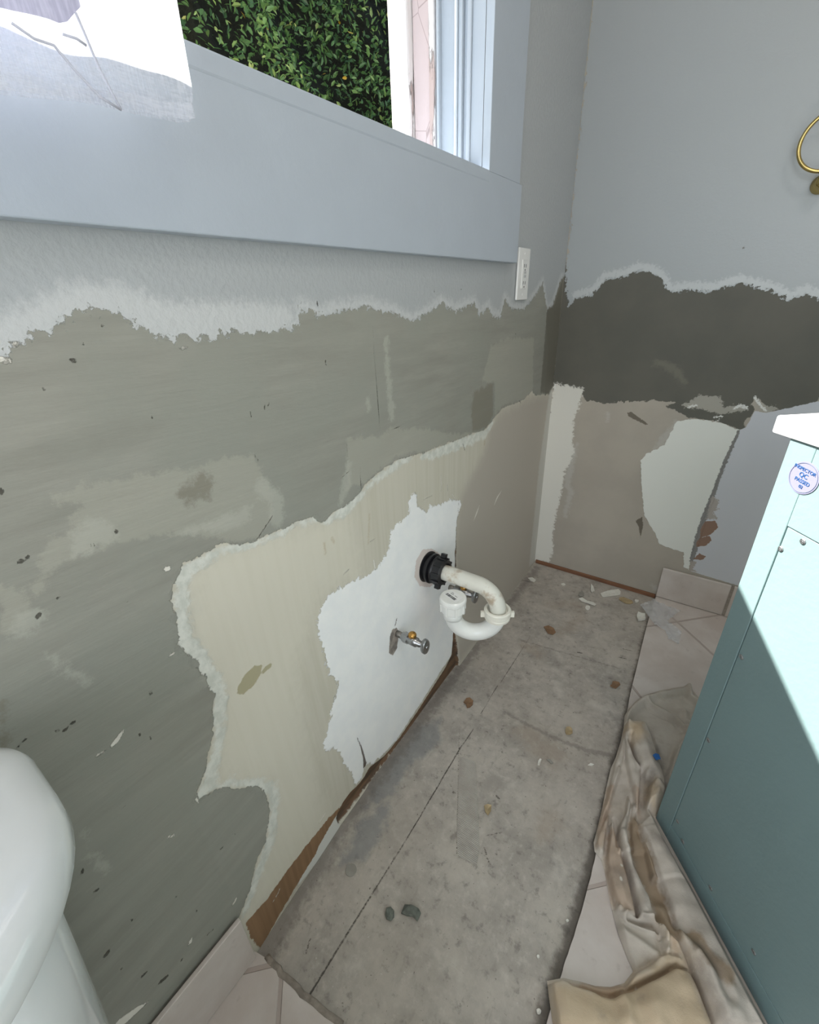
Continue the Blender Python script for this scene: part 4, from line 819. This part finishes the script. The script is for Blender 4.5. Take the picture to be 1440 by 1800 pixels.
plates = [   # outline, height, edge softness, dome
 (A_([(395, 480), (520, 490), (600, 500), (660, 640), (700, 760), (740, 900), (780, 1010), (805, 1120), (800, 1260), (740, 1400), (690, 1450), (620, 1420), (610, 1250), (630, 1120), (672, 1040), (600, 1010), (530, 930), (480, 820), (440, 680), (400, 590)]), .030, .016, .012),
 (A_([(375, 560), (410, 610), (450, 720), (490, 850), (545, 950), (550, 1100), (545, 1250), (535, 1420), (500, 1330), (470, 1150), (440, 1050), (400, 850), (385, 700)]), .020, .008, .006),
 (A_([(350, 640), (375, 620), (385, 830), (330, 990), (270, 1180), (220, 1350), (160, 1500), (120, 1640), (100, 1560), (170, 1330), (240, 1100), (300, 850)]), .012, .007, .006),
 (A_([(260, 1340), (240, 1500), (215, 1650), (205, 1800), (130, 1800), (100, 1700), (130, 1600), (180, 1480)]), .012, .006, .004),
 (B_([(560, -60), (590, 60), (610, 150), (650, 290), (690, 430), (724, 600), (640, 590), (575, 530), (530, 400), (505, 300), (500, 190), (518, 60), (530, -60)]), .020, .006, .008),
 (A_([(430, 1190), (450, 1300), (430, 1480), (410, 1600), (430, 1720), (450, 1800), (320, 1800), (300, 1620), (340, 1500), (390, 1400)]) , .026, .008, .010),
 (B_([(590, 0), (660, 0), (670, 110), (700, 240), (760, 370), (810, 460), (850, 620), (735, 605), (710, 480), (680, 350), (625, 160)]), .026, .008, .010),
 (A_([(460, 1300), (490, 1330), (530, 1480), (550, 1620), (600, 1800), (470, 1800), (440, 1650), (432, 1500)]), .006, .006, .003),
 (A_([(530, 1500), (600, 1420), (690, 1440), (760, 1700), (860, 1820), (1000, 2060), (660, 2060), (590, 1760)]), .022, .010, .006),
 (B_([(735, -20), (860, -40), (950, 120), (1150, 440), (1440, 900), (1700, 1400), (1260, 1400), (1160, 1130), (1110, 1000), (1060, 870), (1020, 780), (980, 640), (920, 470), (850, 290), (800, 140)]), .022, .010, .006),
 (B_([(560, 510), (640, 600), (740, 660), (880, 735), (910, 800), (905, 880), (700, 1000), (650, 890), (590, 740), (540, 580)]), .006, .010, .004),
 (B_([(850, 650), (920, 710), (1010, 790), (1060, 890), (1110, 1010), (1000, 960), (990, 880), (925, 870), (925, 790), (895, 715)]), .020, .006, .006),
 (B_([(90, 1060), (200, 1040), (260, 1075), (370, 1110), (460, 1150), (540, 1165), (620, 1135), (720, 1090), (850, 1035), (970, 960), (1090, 985), (1130, 1060), (1180, 1190), (1250, 1370), (1290, 1600), (140, 1600), (105, 1200)]), .026, .006, .010),
 (B_([(630, 1110), (700, 1000), (800, 940), (910, 872), (985, 876), (1030, 930), (970, 962), (850, 1038), (720, 1093)]), .020, .007, .006),
 (B_([(235, 1062), (330, 1066), (440, 1076), (640, 1078), (620, 1136), (540, 1160), (440, 1140), (340, 1100)]), .006, .006, .004),
]
strokes = [  # line, half width, height
 (A_([(1000, 165), (940, 172), (760, 205), (610, 250), (520, 300), (430, 395), (395, 450), (385, 560)]), .012, .010),
 (A_([(600, 300), (700, 375), (860, 460), (960, 550), (1005, 610)]), .007, -.007),
 (A_([(620, 280), (730, 360), (880, 440), (980, 530), (1030, 590)]), .012, .009),
 (A_([(820, 228), (900, 226), (980, 215)]), .004, -.006),
 (A_([(1020, 150), (1045, 250), (1160, 340)]), .010, .014),
 (A_([(985, 380), (1000, 470), (1060, 480), (1110, 430)]), .012, .010),
 (A_([(1050, 560), (990, 660), (930, 740), (880, 860), (850, 1000), (840, 1150)]), .013, .014),
 (A_([(960, 640), (890, 720), (850, 830), (820, 960)]), .008, -.008),
 (A_([(610, 520), (660, 640), (700, 760), (760, 900), (790, 980)]), .006, -.010),
 (A_([(700, 1130), (770, 1230)]), .006, .006),
 (A_([(430, 690), (490, 850), (560, 970), (560, 1120)]), .003, -.016),
 (B_([(640, 597), (740, 632), (830, 632), (880, 690), (915, 760), (920, 860)]), .005, .016),
 (B_([(660, 625), (760, 655), (850, 690), (880, 730)]), .007, -.010),
 (B_([(560, 500), (650, 640), (760, 690), (870, 725)]), .004, .010),
 (B_([(600, 700), (700, 760), (800, 840), (860, 880)]), .012, .010),
 (B_([(890, 560), (990, 740), (1120, 840), (1200, 960), (1330, 1130), (1400, 1300)]), .018, .010),
 (B_([(1000, 640), (1110, 800), (1250, 1000), (1350, 1200)]), .012, -.008),
 (B_([(1130, 900), (1210, 1060), (1330, 1330)]), .014, .010),
 (B_([(600, 1160), (640, 1260), (650, 1360)]), .014, .006),
 (B_([(850, 1050), (830, 1200), (840, 1360)]), .02, .006),
 (B_([(520, 0), (500, 190), (505, 310), (530, 400), (575, 525)]), .004, -.018),
 (B_([(575, -20), (600, 110), (640, 250), (690, 430), (722, 590)]), .004, -.014),
 (A_([(250, 1340), (235, 1500), (212, 1700)]), .003, -.012), (A_([(430, 1470), (420, 1600), (440, 1740)]), .006, -.012), (A_([(290, 1440), (300, 1600), (320, 1740)]), .004, -.012), (A_([(340, 960), (270, 1170), (225, 1340)]), .004, .008), (A_([(575, 980), (560, 1100), (545, 1260), (530, 1440)]), .006, -.014), (A_([(440, 640), (460, 760), (520, 900)]), .004, -.010), (A_([(800, 1120), (805, 1250), (770, 1370)]), .006, -.008), (B_([(745, 0), (805, 140), (855, 290), (930, 480), (1000, 690)]), .004, -.010), (B_([(255, 1075), (370, 1115), (460, 1160), (540, 1178), (620, 1146), (720, 1100), (850, 1045), (960, 972)]), .004, -.012),
]
CL = {}
def CLAY(n): CL[n] = Layer(lambda p: FC(p, .012)); return CL[n]
CLAY('tan').poly(B_([(90, 1055), (260, 1070), (430, 1130), (640, 1080), (900, 870), (990, 880), (1060, 880), (1130, 1060), (1250, 1370), (1290, 1600), (120, 1600)])).poly(B_([(870, 660), (1010, 790), (1050, 900), (990, 900), (930, 880), (920, 780)])).poly(A_([(400, 560), (560, 560), (590, 700), (480, 760), (430, 650)])).stroke(A_([(640, 1150), (650, 1300), (700, 1380)]), .012)
CLAY('orange').poly(B_([(235, 1055), (640, 1070), (640, 1110), (540, 1160), (440, 1140), (330, 1100)])).poly(B_([(520, 0), (570, 0), (600, 130), (640, 270), (720, 600), (640, 590), (560, 510), (520, 370), (495, 200)])).poly(A_([(470, 1150), (540, 1180), (540, 1420), (500, 1340)])).stroke(A_([(250, 1150), (200, 1350), (160, 1550), (150, 1700)]), .008).stroke(B_([(960, 760), (980, 840)]), .006)
CLAY('brown').poly(A_([(440, 1440), (500, 1400), (530, 1500), (560, 1640), (620, 1800), (460, 1800), (425, 1600)])).poly(B_([(670, 0), (740, 0), (800, 140), (850, 290), (930, 500), (1000, 700), (1010, 780), (900, 690), (850, 600), (800, 440), (700, 230)])).stroke(B_([(1120, 800), (1210, 940), (1320, 1040)]), .014)
CLAY('dark').stroke(B_([(560, 290), (590, 340), (600, 400)]), [.008, .012, .006]).stroke(B_([(700, 200), (690, 350)]), .006).stroke(B_([(860, 90), (900, 130), (950, 170)]), .012).stroke(A_([(640, 1040), (600, 1160), (560, 1300)]), .006).stroke(B_([(740, 540), (750, 580)]), .007).stroke(B_([(838, 340), (840, 344)]), .004).stroke(B_([(1240, 890), (1246, 910)]), .003).stroke(B_([(740, 1218), (746, 1224)]), .002).stroke(B_([(1150, 880), (1250, 1010)]), .012).stroke(A_([(720, 740), (760, 900)]), .006).stroke(B_([(445, 1330), (450, 1345)]), .002).stroke(B_([(1100, 1000), (1200, 1220), (1290, 1380)]), .016)
CLAY('spots').stroke(B_([(606, 260), (607, 262)]), .0024).stroke(B_([(596, 360), (598, 372)]), .0022).stroke(A_([(420, 510), (470, 520)]), .008).stroke(B_([(720, 1100), (724, 1102)]), .002)
def canvas_mat():
    t = NT('stained_canvas'); n1 = t.noise(14, 6, .62); n2 = t.noise(60, 5, .6)
    col = t.mix(t.ramp(n1, .3, .7), lin((184, 174, 163)), lin((202, 193, 182)))
    def lay(col, name, c, op, amp=.03, s=n2, f=.008): return t.mix(t.math('MULTIPLY', t.edge(name, amp, s, f), op), col, lin(c))
    col = lay(col, 'tan', (198, 172, 136), .65, .02, n1, .016); col = lay(col, 'orange', (176, 150, 128), .65, .008, n2, .006); col = lay(col, 'brown', (146, 124, 98), .8, .008, n2, .006); col = lay(col, 'dark', (128, 118, 110), .5, .012, n2, .010); col = lay(col, 'spots', (214, 208, 196), .9, .002, n2, .001)
    col = t.mix(t.math('MULTIPLY', t.ramp(t.noise(26, 6, .65), .56, .72), .35), col, lin((172, 158, 140)))
    wv = t.noise(900, 2, .5)
    t.set(color=col, rough=.9, spec=.15); t.bump(t.math('MULTIPLY_ADD', wv, .25, n2), .0016, .7); return t.m
lo = OUTL.min(0); hi = OUTL.max(0); ST_ = .0019
gu = np.arange(lo[0] - .004, hi[0] + .004, ST_); gv_ = np.arange(max(lo[1], -1.5) - .004, hi[1] + .004, ST_)
U, V = np.meshgrid(gu, gv_, indexing='ij'); u = U.ravel(); v = V.ravel()
so_ = sdf_poly(OUTL, u, v)
H = np.zeros_like(u)
hs = []
for pts, h, soft, dome in plates:
    d = sdf_poly(FC(pts, h * .8), u, v); t_ = sm(soft * .2, -soft * .45, d)
    H = np.maximum(H, 0) * (1 - .75 * t_) + t_ * np.maximum(h + dome * sm(0, -.03, d), H * .8) 
for pts, wd, h in strokes:
    P = FC(pts, .014); d = np.maximum(sdf_stroke(P, 1e-5, u, v), 0); H += 1.45 * h * np.exp(-(d / (wd * .8)) ** 2)
# gentle lumps and lengthwise wrinkles, all from fixed sine waves
H += .0022 * np.sin(u * 61 + v * 23 + 1.3 * np.sin(v * 17)) * np.sin(v * 38 - u * 19) + .0012 * np.sin(u * 140 + 3 * np.sin(v * 26)) + .0008 * np.sin(v * 160 - u * 70)
H += .0035
# smooth once so that folds roll instead of step
Hg = H.reshape(U.shape)
for _ in range(1):
    Q = np.pad(Hg, 1, mode='edge'); Hg = (Q[1:-1, 1:-1] * 2 + Q[:-2, 1:-1] + Q[2:, 1:-1] + Q[1:-1, :-2] + Q[1:-1, 2:]) / 6
H = np.maximum(Hg.ravel(), .001)
# flat under and against the cabinet that stands on it
loc = np.stack([u - A[0], v - A[1]]); lx = vinv[0] @ loc; ly = vinv[1] @ loc
dv = np.maximum(np.maximum(-lx, lx - VW), np.maximum(-ly, ly - VD)); H = np.where(dv < .004, .0005, np.minimum(H, .0025 + np.maximum(dv - .004, 0) * 1.6))
# rim comes down to the tile
H *= sm(.002, -.008, so_) * .97 + .03
vals = {k: l.eval(u, v) for k, l in CL.items()}
off_tile = sm(.505, .485, u) * (v > -1.49)
Z = TZ + .0012 + H - off_tile * .010 * 0
idx = np.arange(u.size).reshape(U.shape); q = np.stack([idx[:-1, :-1], idx[1:, :-1], idx[1:, 1:], idx[:-1, 1:]], -1).reshape(-1, 4)
q = q[(so_[q] < 0).any(1)]
# pull border vertices onto the outline so that the hem is smooth
used = np.unique(q); remap = np.full(u.size, -1); remap[used] = np.arange(len(used))
so2 = so_.reshape(U.shape); gxx, gyy = np.gradient(so2, ST_); gn = np.hypot(gxx, gyy) + 1e-9
mv = np.maximum(so2, 0); uu = (U - mv * gxx / gn).ravel(); vv = (V - mv * gyy / gn).ravel()
pos = np.stack([uu, vv, Z], 1)[used]
me = bpy.data.meshes.new('drop_cloth'); me.vertices.add(len(pos)); me.vertices.foreach_set('co', pos.astype(np.float32).ravel())
qq = remap[q].astype(np.int32); me.loops.add(qq.size); me.loops.foreach_set('vertex_index', qq.ravel()); me.polygons.add(len(qq)); me.polygons.foreach_set('loop_start', np.arange(0, qq.size, 4, dtype=np.int32)); me.polygons.foreach_set('loop_total', np.full(len(qq), 4, np.int32)); me.update(calc_edges=True)
for k, a in vals.items():
    at = me.attributes.new(k, 'FLOAT', 'POINT'); at.data.foreach_set('value', a[used].astype(np.float32))
drop = tag(link('drop_cloth', me, canvas_mat(), smooth=True), 'stained beige canvas drop cloth heaped in folds beside the teal cabinet', 'drop cloth')
def cloth_z(x, y):
    i = int(np.clip(round((x - gu[0]) / ST_), 0, len(gu) - 1)); j = int(np.clip(round((y - gv_[0]) / ST_), 0, len(gv_) - 1)); return float(TZ + .0012 + H.reshape(U.shape)[i, j])

# ------------------------------------------------------------------ DEBRIS
def flake(name, px, pts, z0, th, mat, label, cat, group=None, curl=.0, seed=0):
    """thin chip whose outline is given in photo pixels, lying on the floor at z0"""
    P = [onz((px[0] + x, px[1] + y), z0)[:2] for x, y in pts]; c = np.mean(P, 0); rr = random.Random(seed)
    bm = bmesh.new(); n = len(P); top = []; bot = []
    for p in P:
        e = rr.uniform(.3, 1) * curl; top.append(bm.verts.new((p[0] - c[0], p[1] - c[1], th + e))); bot.append(bm.verts.new((p[0] - c[0], p[1] - c[1], e * .9)))
    ct = bm.verts.new((0, 0, th)); cb_ = bm.verts.new((0, 0, 0))
    for i in range(n):
        j = (i + 1) % n; bm.faces.new((top[i], top[j], ct)); bm.faces.new((bot[j], bot[i], cb_)); bm.faces.new((bot[i], bot[j], top[j], top[i]))
    o = obj(name, bm, mat); o.location = (c[0], c[1], z0 + .0006); return tag(o, label, cat, group)
def blobpts(w_, h_, n=9, seed=0, ang=0.0):
    rr = random.Random(seed); return [((w_ * math.cos(a) * math.cos(ang) - h_ * math.sin(a) * math.sin(ang)) * (k := rr.uniform(.75, 1.15)), (w_ * math.cos(a) * math.sin(ang) + h_ * math.sin(a) * math.cos(ang)) * k) for a in [2 * PI * i / n for i in range(n)]]
M_chip = plain('white_paint_chip', (224, 221, 212), .6, var=.06, scale=80); M_tanchip = plain('tan_chip', (170, 150, 116), .7, var=.15, scale=90); M_brownchip = plain('brown_paper_chip', (136, 106, 80), .8, var=.15, scale=90)
M_stone = plain('grey_green_rubble', (112, 116, 108), .85, var=.3, scale=70, bump=.003); M_greychip = plain('grey_chip', (150, 146, 138), .8, var=.1)
g1 = 'paint chips on the bare floor'
flake('paint_chip', (1073, 1045), [(-18, -1), (-5, -5), (14, -8), (18, -4), (17, 2), (2, 4), (-14, 6)], .0, .002, M_chip, 'long white paint chip, the biggest beside the wood plate under the back wall', 'paint chip', g1, .003, 1)
flake('paint_chip', (1033, 1060), [(-16, -5), (-10, -7), (0, -2), (10, 0), (15, 5), (12, 7), (2, 3), (-10, -1)], .0, .002, M_chip, 'twisted white paint chip lying just below the long chip by the back wall', 'paint chip', g1, .006, 2)
flake('paint_chip', (1022, 1045), blobpts(6, 5, seed=3), .0, .002, M_greychip, 'pale grey round chip left of the long white chip', 'paint chip', g1, .002, 3)
flake('paint_chip', (1033, 1070), blobpts(5, 4, seed=4), .0, .002, M_chip, 'small white crumb touching the twisted paint chip from below', 'paint chip', g1, .002, 4)
flake('paint_chip', (1041, 1037), [(-2, -9), (2, -3), (4, 4), (-1, 7), (-3, 2)], .0, .002, M_chip, 'narrow upright white chip between the long chip and the grey round chip', 'paint chip', g1, .006, 5)
flake('paint_chip', (990, 1028), blobpts(4, 2, seed=6), .0, .002, M_chip, 'tiny white chip nearest the brown plate in the far corner', 'paint chip', g1, .001, 6)
flake('paint_chip', (936, 1020), [(-8, -3), (0, -4), (6, 1), (3, 4), (-3, 2)], .0, .002, M_chip, 'white sliver in the far corner where the walls meet', 'paint chip', g1, .003, 7)
flake('plaster_lump', (1126, 1087), blobpts(9, 7, seed=8), .0, .007, M_chip, 'crumpled whitish plaster lump at the corner of the broken tile edge', 'plaster', None, .006, 8)
flake('plaster_crumb', (1119, 1058), blobpts(4, 2.5, seed=9), .0, .004, M_chip, 'little white plaster crumb by the end of the wood plate', 'plaster', None, .002, 9)
flake('paper_scrap', (1101, 1057), blobpts(13, 5, seed=10, ang=.3), .0, .002, M_tanchip, 'tan paper scrap right of the long white chip', 'paper scrap', None, .002, 10)
flake('paper_scrap', (967, 1109), [(-11, -6), (-3, -8), (6, -3), (10, 4), (5, 8), (-4, 6)], .0, .0015, M_brownchip, 'brown curled paper scrap on the bare floor below the trap nut', 'paper scrap', None, .004, 11)
flake('paper_scrap', (823, 1237), [(-8, -1), (-3, -8), (3, -9), (9, -4), (8, 3), (3, 8), (-2, 9), (-4, 3)], .0, .0015, M_brownchip, 'dark brown leaf-shaped scrap on the floor near the wall', 'paper scrap', None, .004, 12)
flake('tan_chip', (857, 1424), [(-6, -6), (0, -8), (7, -6), (6, 4), (1, 11), (-4, 5)], .0, .002, M_tanchip, 'tan hollow chip right of the mesh tape', 'chip', None, .005, 13)
flake('tan_chip', (1000, 1286), blobpts(8, 7, seed=14), .0, .002, M_tanchip, 'square tan chip on the floor left of the cloth', 'chip', None, .003, 14)
flake('tan_chip', (1081, 1206), blobpts(8, 6, seed=15), .0, .003, M_brownchip, 'reddish brown chip near the tile edge above the cloth', 'chip', None, .004, 15)
flake('paint_chip', (948, 1341), [(-3, 5), (-2, -2), (1, -6), (4, -5), (2, 2), (0, 6)], .0, .002, M_chip, 'white oblong chip in the middle of the bare floor', 'paint chip', g1, .003, 16)
flake('paint_chip', (967, 1340), [(-7, -4), (0, -4), (6, 3), (2, 4)], .0, .0015, M_greychip, 'grey oblong chip right beside the white oblong chip', 'paint chip', g1, .002, 17)
flake('paint_chip', (1038, 1346), [(-5, 0), (0, -3), (6, -1), (2, 2)], .0, .0015, M_chip, 'thin pale chip between the oblong chips and the cloth', 'paint chip', g1, .003, 18)
flake('paint_chip', (947, 1779), blobpts(4, 6, seed=19), .0, .003, M_chip, 'round white chip at the lower end of the bare floor', 'paint chip', g1, .002, 19)
flake('paint_chip', (997, 1620), blobpts(2.6, 2.6, seed=20), .0, .003, M_chip, 'tiny white crumb on the dark tile edge', 'paint chip', g1, .001, 20)
flake('paint_chip', (946, 1683), blobpts(2.6, 3.4, seed=21), .0, .003, M_chip, 'small white crumb left of the tile edge above the round chip', 'paint chip', g1, .001, 21)
bm = bmesh.new(); c = onz((617, 1530), 0); lathe(bm, (0, 0, 0), (0, 0, 1), [(0, .0115), (.0012, .0115), (.0016, .0108)], 28); dsk = obj('round_disc', bm, M_greychip, None, False); dsk.location = (c[0], c[1], .0004); tag(dsk, 'flat round greyish disc on the floor near the torn brown strip', 'disc')
def stone(px, pts, h, label, seed):
    rr = random.Random(seed); P = [onz((px[0] + x, px[1] + y), 0)[:2] for x, y in pts]; c = np.mean(P, 0); bm = bmesh.new(); n = len(P)
    r0 = [bm.verts.new((p[0] - c[0], p[1] - c[1], 0)) for p in P]; r1 = [bm.verts.new(((p[0] - c[0]) * 1.03, (p[1] - c[1]) * 1.03, h * rr.uniform(.35, .6))) for p in P]; r2 = [bm.verts.new(((p[0] - c[0]) * rr.uniform(.5, .8), (p[1] - c[1]) * rr.uniform(.5, .8), h * rr.uniform(.8, 1.05))) for p in P]
    for a, b in ((r0, r1), (r1, r2)):
        for i in range(n): bm.faces.new((a[i], a[(i + 1) % n], b[(i + 1) % n], b[i]))
    bm.faces.new(r0[::-1]); bm.faces.new(r2)
    o = obj('rubble_lump', bm, M_stone); o.location = (c[0], c[1], .0005); tag(o, label, 'rubble', 'rubble lumps on the floor')
stone((685, 1608), [(-8, 2), (-5, -10), (2, -12), (8, -5), (8, 5), (2, 12), (-5, 9)], .010, 'smaller grey-green rubble lump on the floor, the left one', 3)
stone((722, 1605), [(-16, 2), (-10, -13), (2, -12), (14, -6), (18, 2), (12, 15), (4, 7), (-6, 6)], .011, 'larger jagged grey-green rubble lump on the floor, the right one', 4)
# fibreglass mesh tape left on the floor
def mesh_tape():
    t = NT('mesh_joint_tape'); wv = t.n('ShaderNodeTexWave', wave_type='BANDS', bands_direction='Y'); wv.inputs['Scale'].default_value = 95; wv.inputs['Distortion'].default_value = .5; t.l(t.co, wv.inputs[0])
    n = t.noise(30, 5, .6); t.set(color=t.mix(t.ramp(n, .35, .7), lin((176, 168, 160)), lin((190, 184, 176))), rough=.8); t.bump(wv.outputs['Fac'], .0012, .8); return t.m
tp = [onz(p, .001) for p in ((808, 1330), (836, 1340), (841, 1440), (843, 1490), (838, 1521), (805, 1505), (803, 1470), (806, 1400))]; c = np.mean(tp, 0); bm = bmesh.new()
top = [bm.verts.new((p[0] - c[0], p[1] - c[1], .0014)) for p in tp]; bot = [bm.verts.new((p[0] - c[0], p[1] - c[1], 0)) for p in tp]; bm.faces.new(top); bm.faces.new(bot[::-1])
for i in range(8): bm.faces.new((bot[i], bot[(i + 1) % 8], top[(i + 1) % 8], top[i]))
o = obj('joint_tape', bm, mesh_tape()); o.location = (c[0], c[1], .0004); tag(o, 'strip of fine ribbed mesh tape stuck to the bare floor', 'tape')
# blue tape on the cloth
M_btape = plain('blue_masking_tape', (40, 104, 176), .6, var=.05)
bp = [(1147, 1329), (1152, 1326), (1158, 1328), (1161, 1336), (1153, 1338)]
P = [onz(p, TZ + .045) for p in bp]; c = np.mean(P, 0); zz = [cloth_z(p[0], p[1]) + .0012 for p in P]; z0 = max(zz)
bm = bmesh.new(); top = [bm.verts.new((p[0] - c[0], p[1] - c[1], .0006)) for p in P]; bot = [bm.verts.new((p[0] - c[0], p[1] - c[1], -.0002)) for p in P]; bm.faces.new(top); bm.faces.new(bot[::-1])
for i in range(5): bm.faces.new((bot[i], bot[(i + 1) % 5], top[(i + 1) % 5], top[i]))
o = obj('masking_tape', bm, M_btape); o.location = (c[0], c[1], z0); tag(o, 'scrap of bright blue masking tape on the drop cloth', 'tape')
# clear plastic film crumpled over the corner of the tile
def film_mat():
    t = NT('clear_plastic_film'); t.t.nodes.remove(t.b); g = t.n('ShaderNodeBsdfGlossy'); g.inputs['Roughness'].default_value = .12; tr = t.n('ShaderNodeBsdfTransparent'); tr.inputs[0].default_value = (.97, .98, 1, 1); d = t.n('ShaderNodeBsdfDiffuse'); d.inputs[0].default_value = (.95, .96, .98, 1)
    m = t.n('ShaderNodeMixShader'); m.inputs[0].default_value = .75; t.l(g.outputs[0], m.inputs[1]); t.l(d.outputs[0], m.inputs[2]); m2 = t.n('ShaderNodeMixShader'); m2.inputs[0].default_value = .42; t.l(tr.outputs[0], m2.inputs[1]); t.l(m.outputs[0], m2.inputs[2]); t.l(m2.outputs[0], t.out.inputs[0]); return t.m
fp = np.array([onz(p, .02)[:2] for p in ((1124, 1062), (1150, 1052), (1172, 1062), (1198, 1072), (1175, 1090), (1200, 1108), (1196, 1132), (1175, 1122), (1168, 1105), (1150, 1098), (1142, 1084))])
gx = np.linspace(fp[:, 0].min(), fp[:, 0].max(), 46); gy = np.linspace(fp[:, 1].min(), fp[:, 1].max(), 70); U2, V2 = np.meshgrid(gx, gy, indexing='ij'); d = sdf_poly(fp, U2.ravel(), V2.ravel()).reshape(U2.shape)
nz_ = RNG.normal(0, 1, (12, 17)); fi = np.interp(np.linspace(0, 11, 46), range(12), range(12)); Zr = np.array([np.interp(np.linspace(0, 16, 70), range(17), r) for r in nz_]); Zr = np.array([np.interp(np.linspace(0, 11, 46), range(12), Zr[:, j]) for j in range(70)]).T
Zf = TZ + .004 + .0035 * np.abs(Zr) + .002 * np.sin(U2 * 210 + V2 * 90)
cx0, cy0 = gx.mean(), gy.mean(); vs = np.stack([U2 - cx0, V2 - cy0, np.maximum(Zf, TZ + .001) - TZ], -1).reshape(-1, 3); fs = [(i * 70 + j, (i + 1) * 70 + j, (i + 1) * 70 + j + 1, i * 70 + j + 1) for i in range(45) for j in range(69) if max(d[i, j], d[i + 1, j + 1]) < 0]
us_ = sorted({k for f in fs for k in f}); mp_ = {k: i for i, k in enumerate(us_)}
o = pydata('plastic_film', vs[us_], [tuple(mp_[k] for k in f) for f in fs], film_mat(), None, True); o.location = (cx0, cy0, TZ); tag(o, 'crumpled clear plastic film on the tile by the back wall base', 'plastic film')
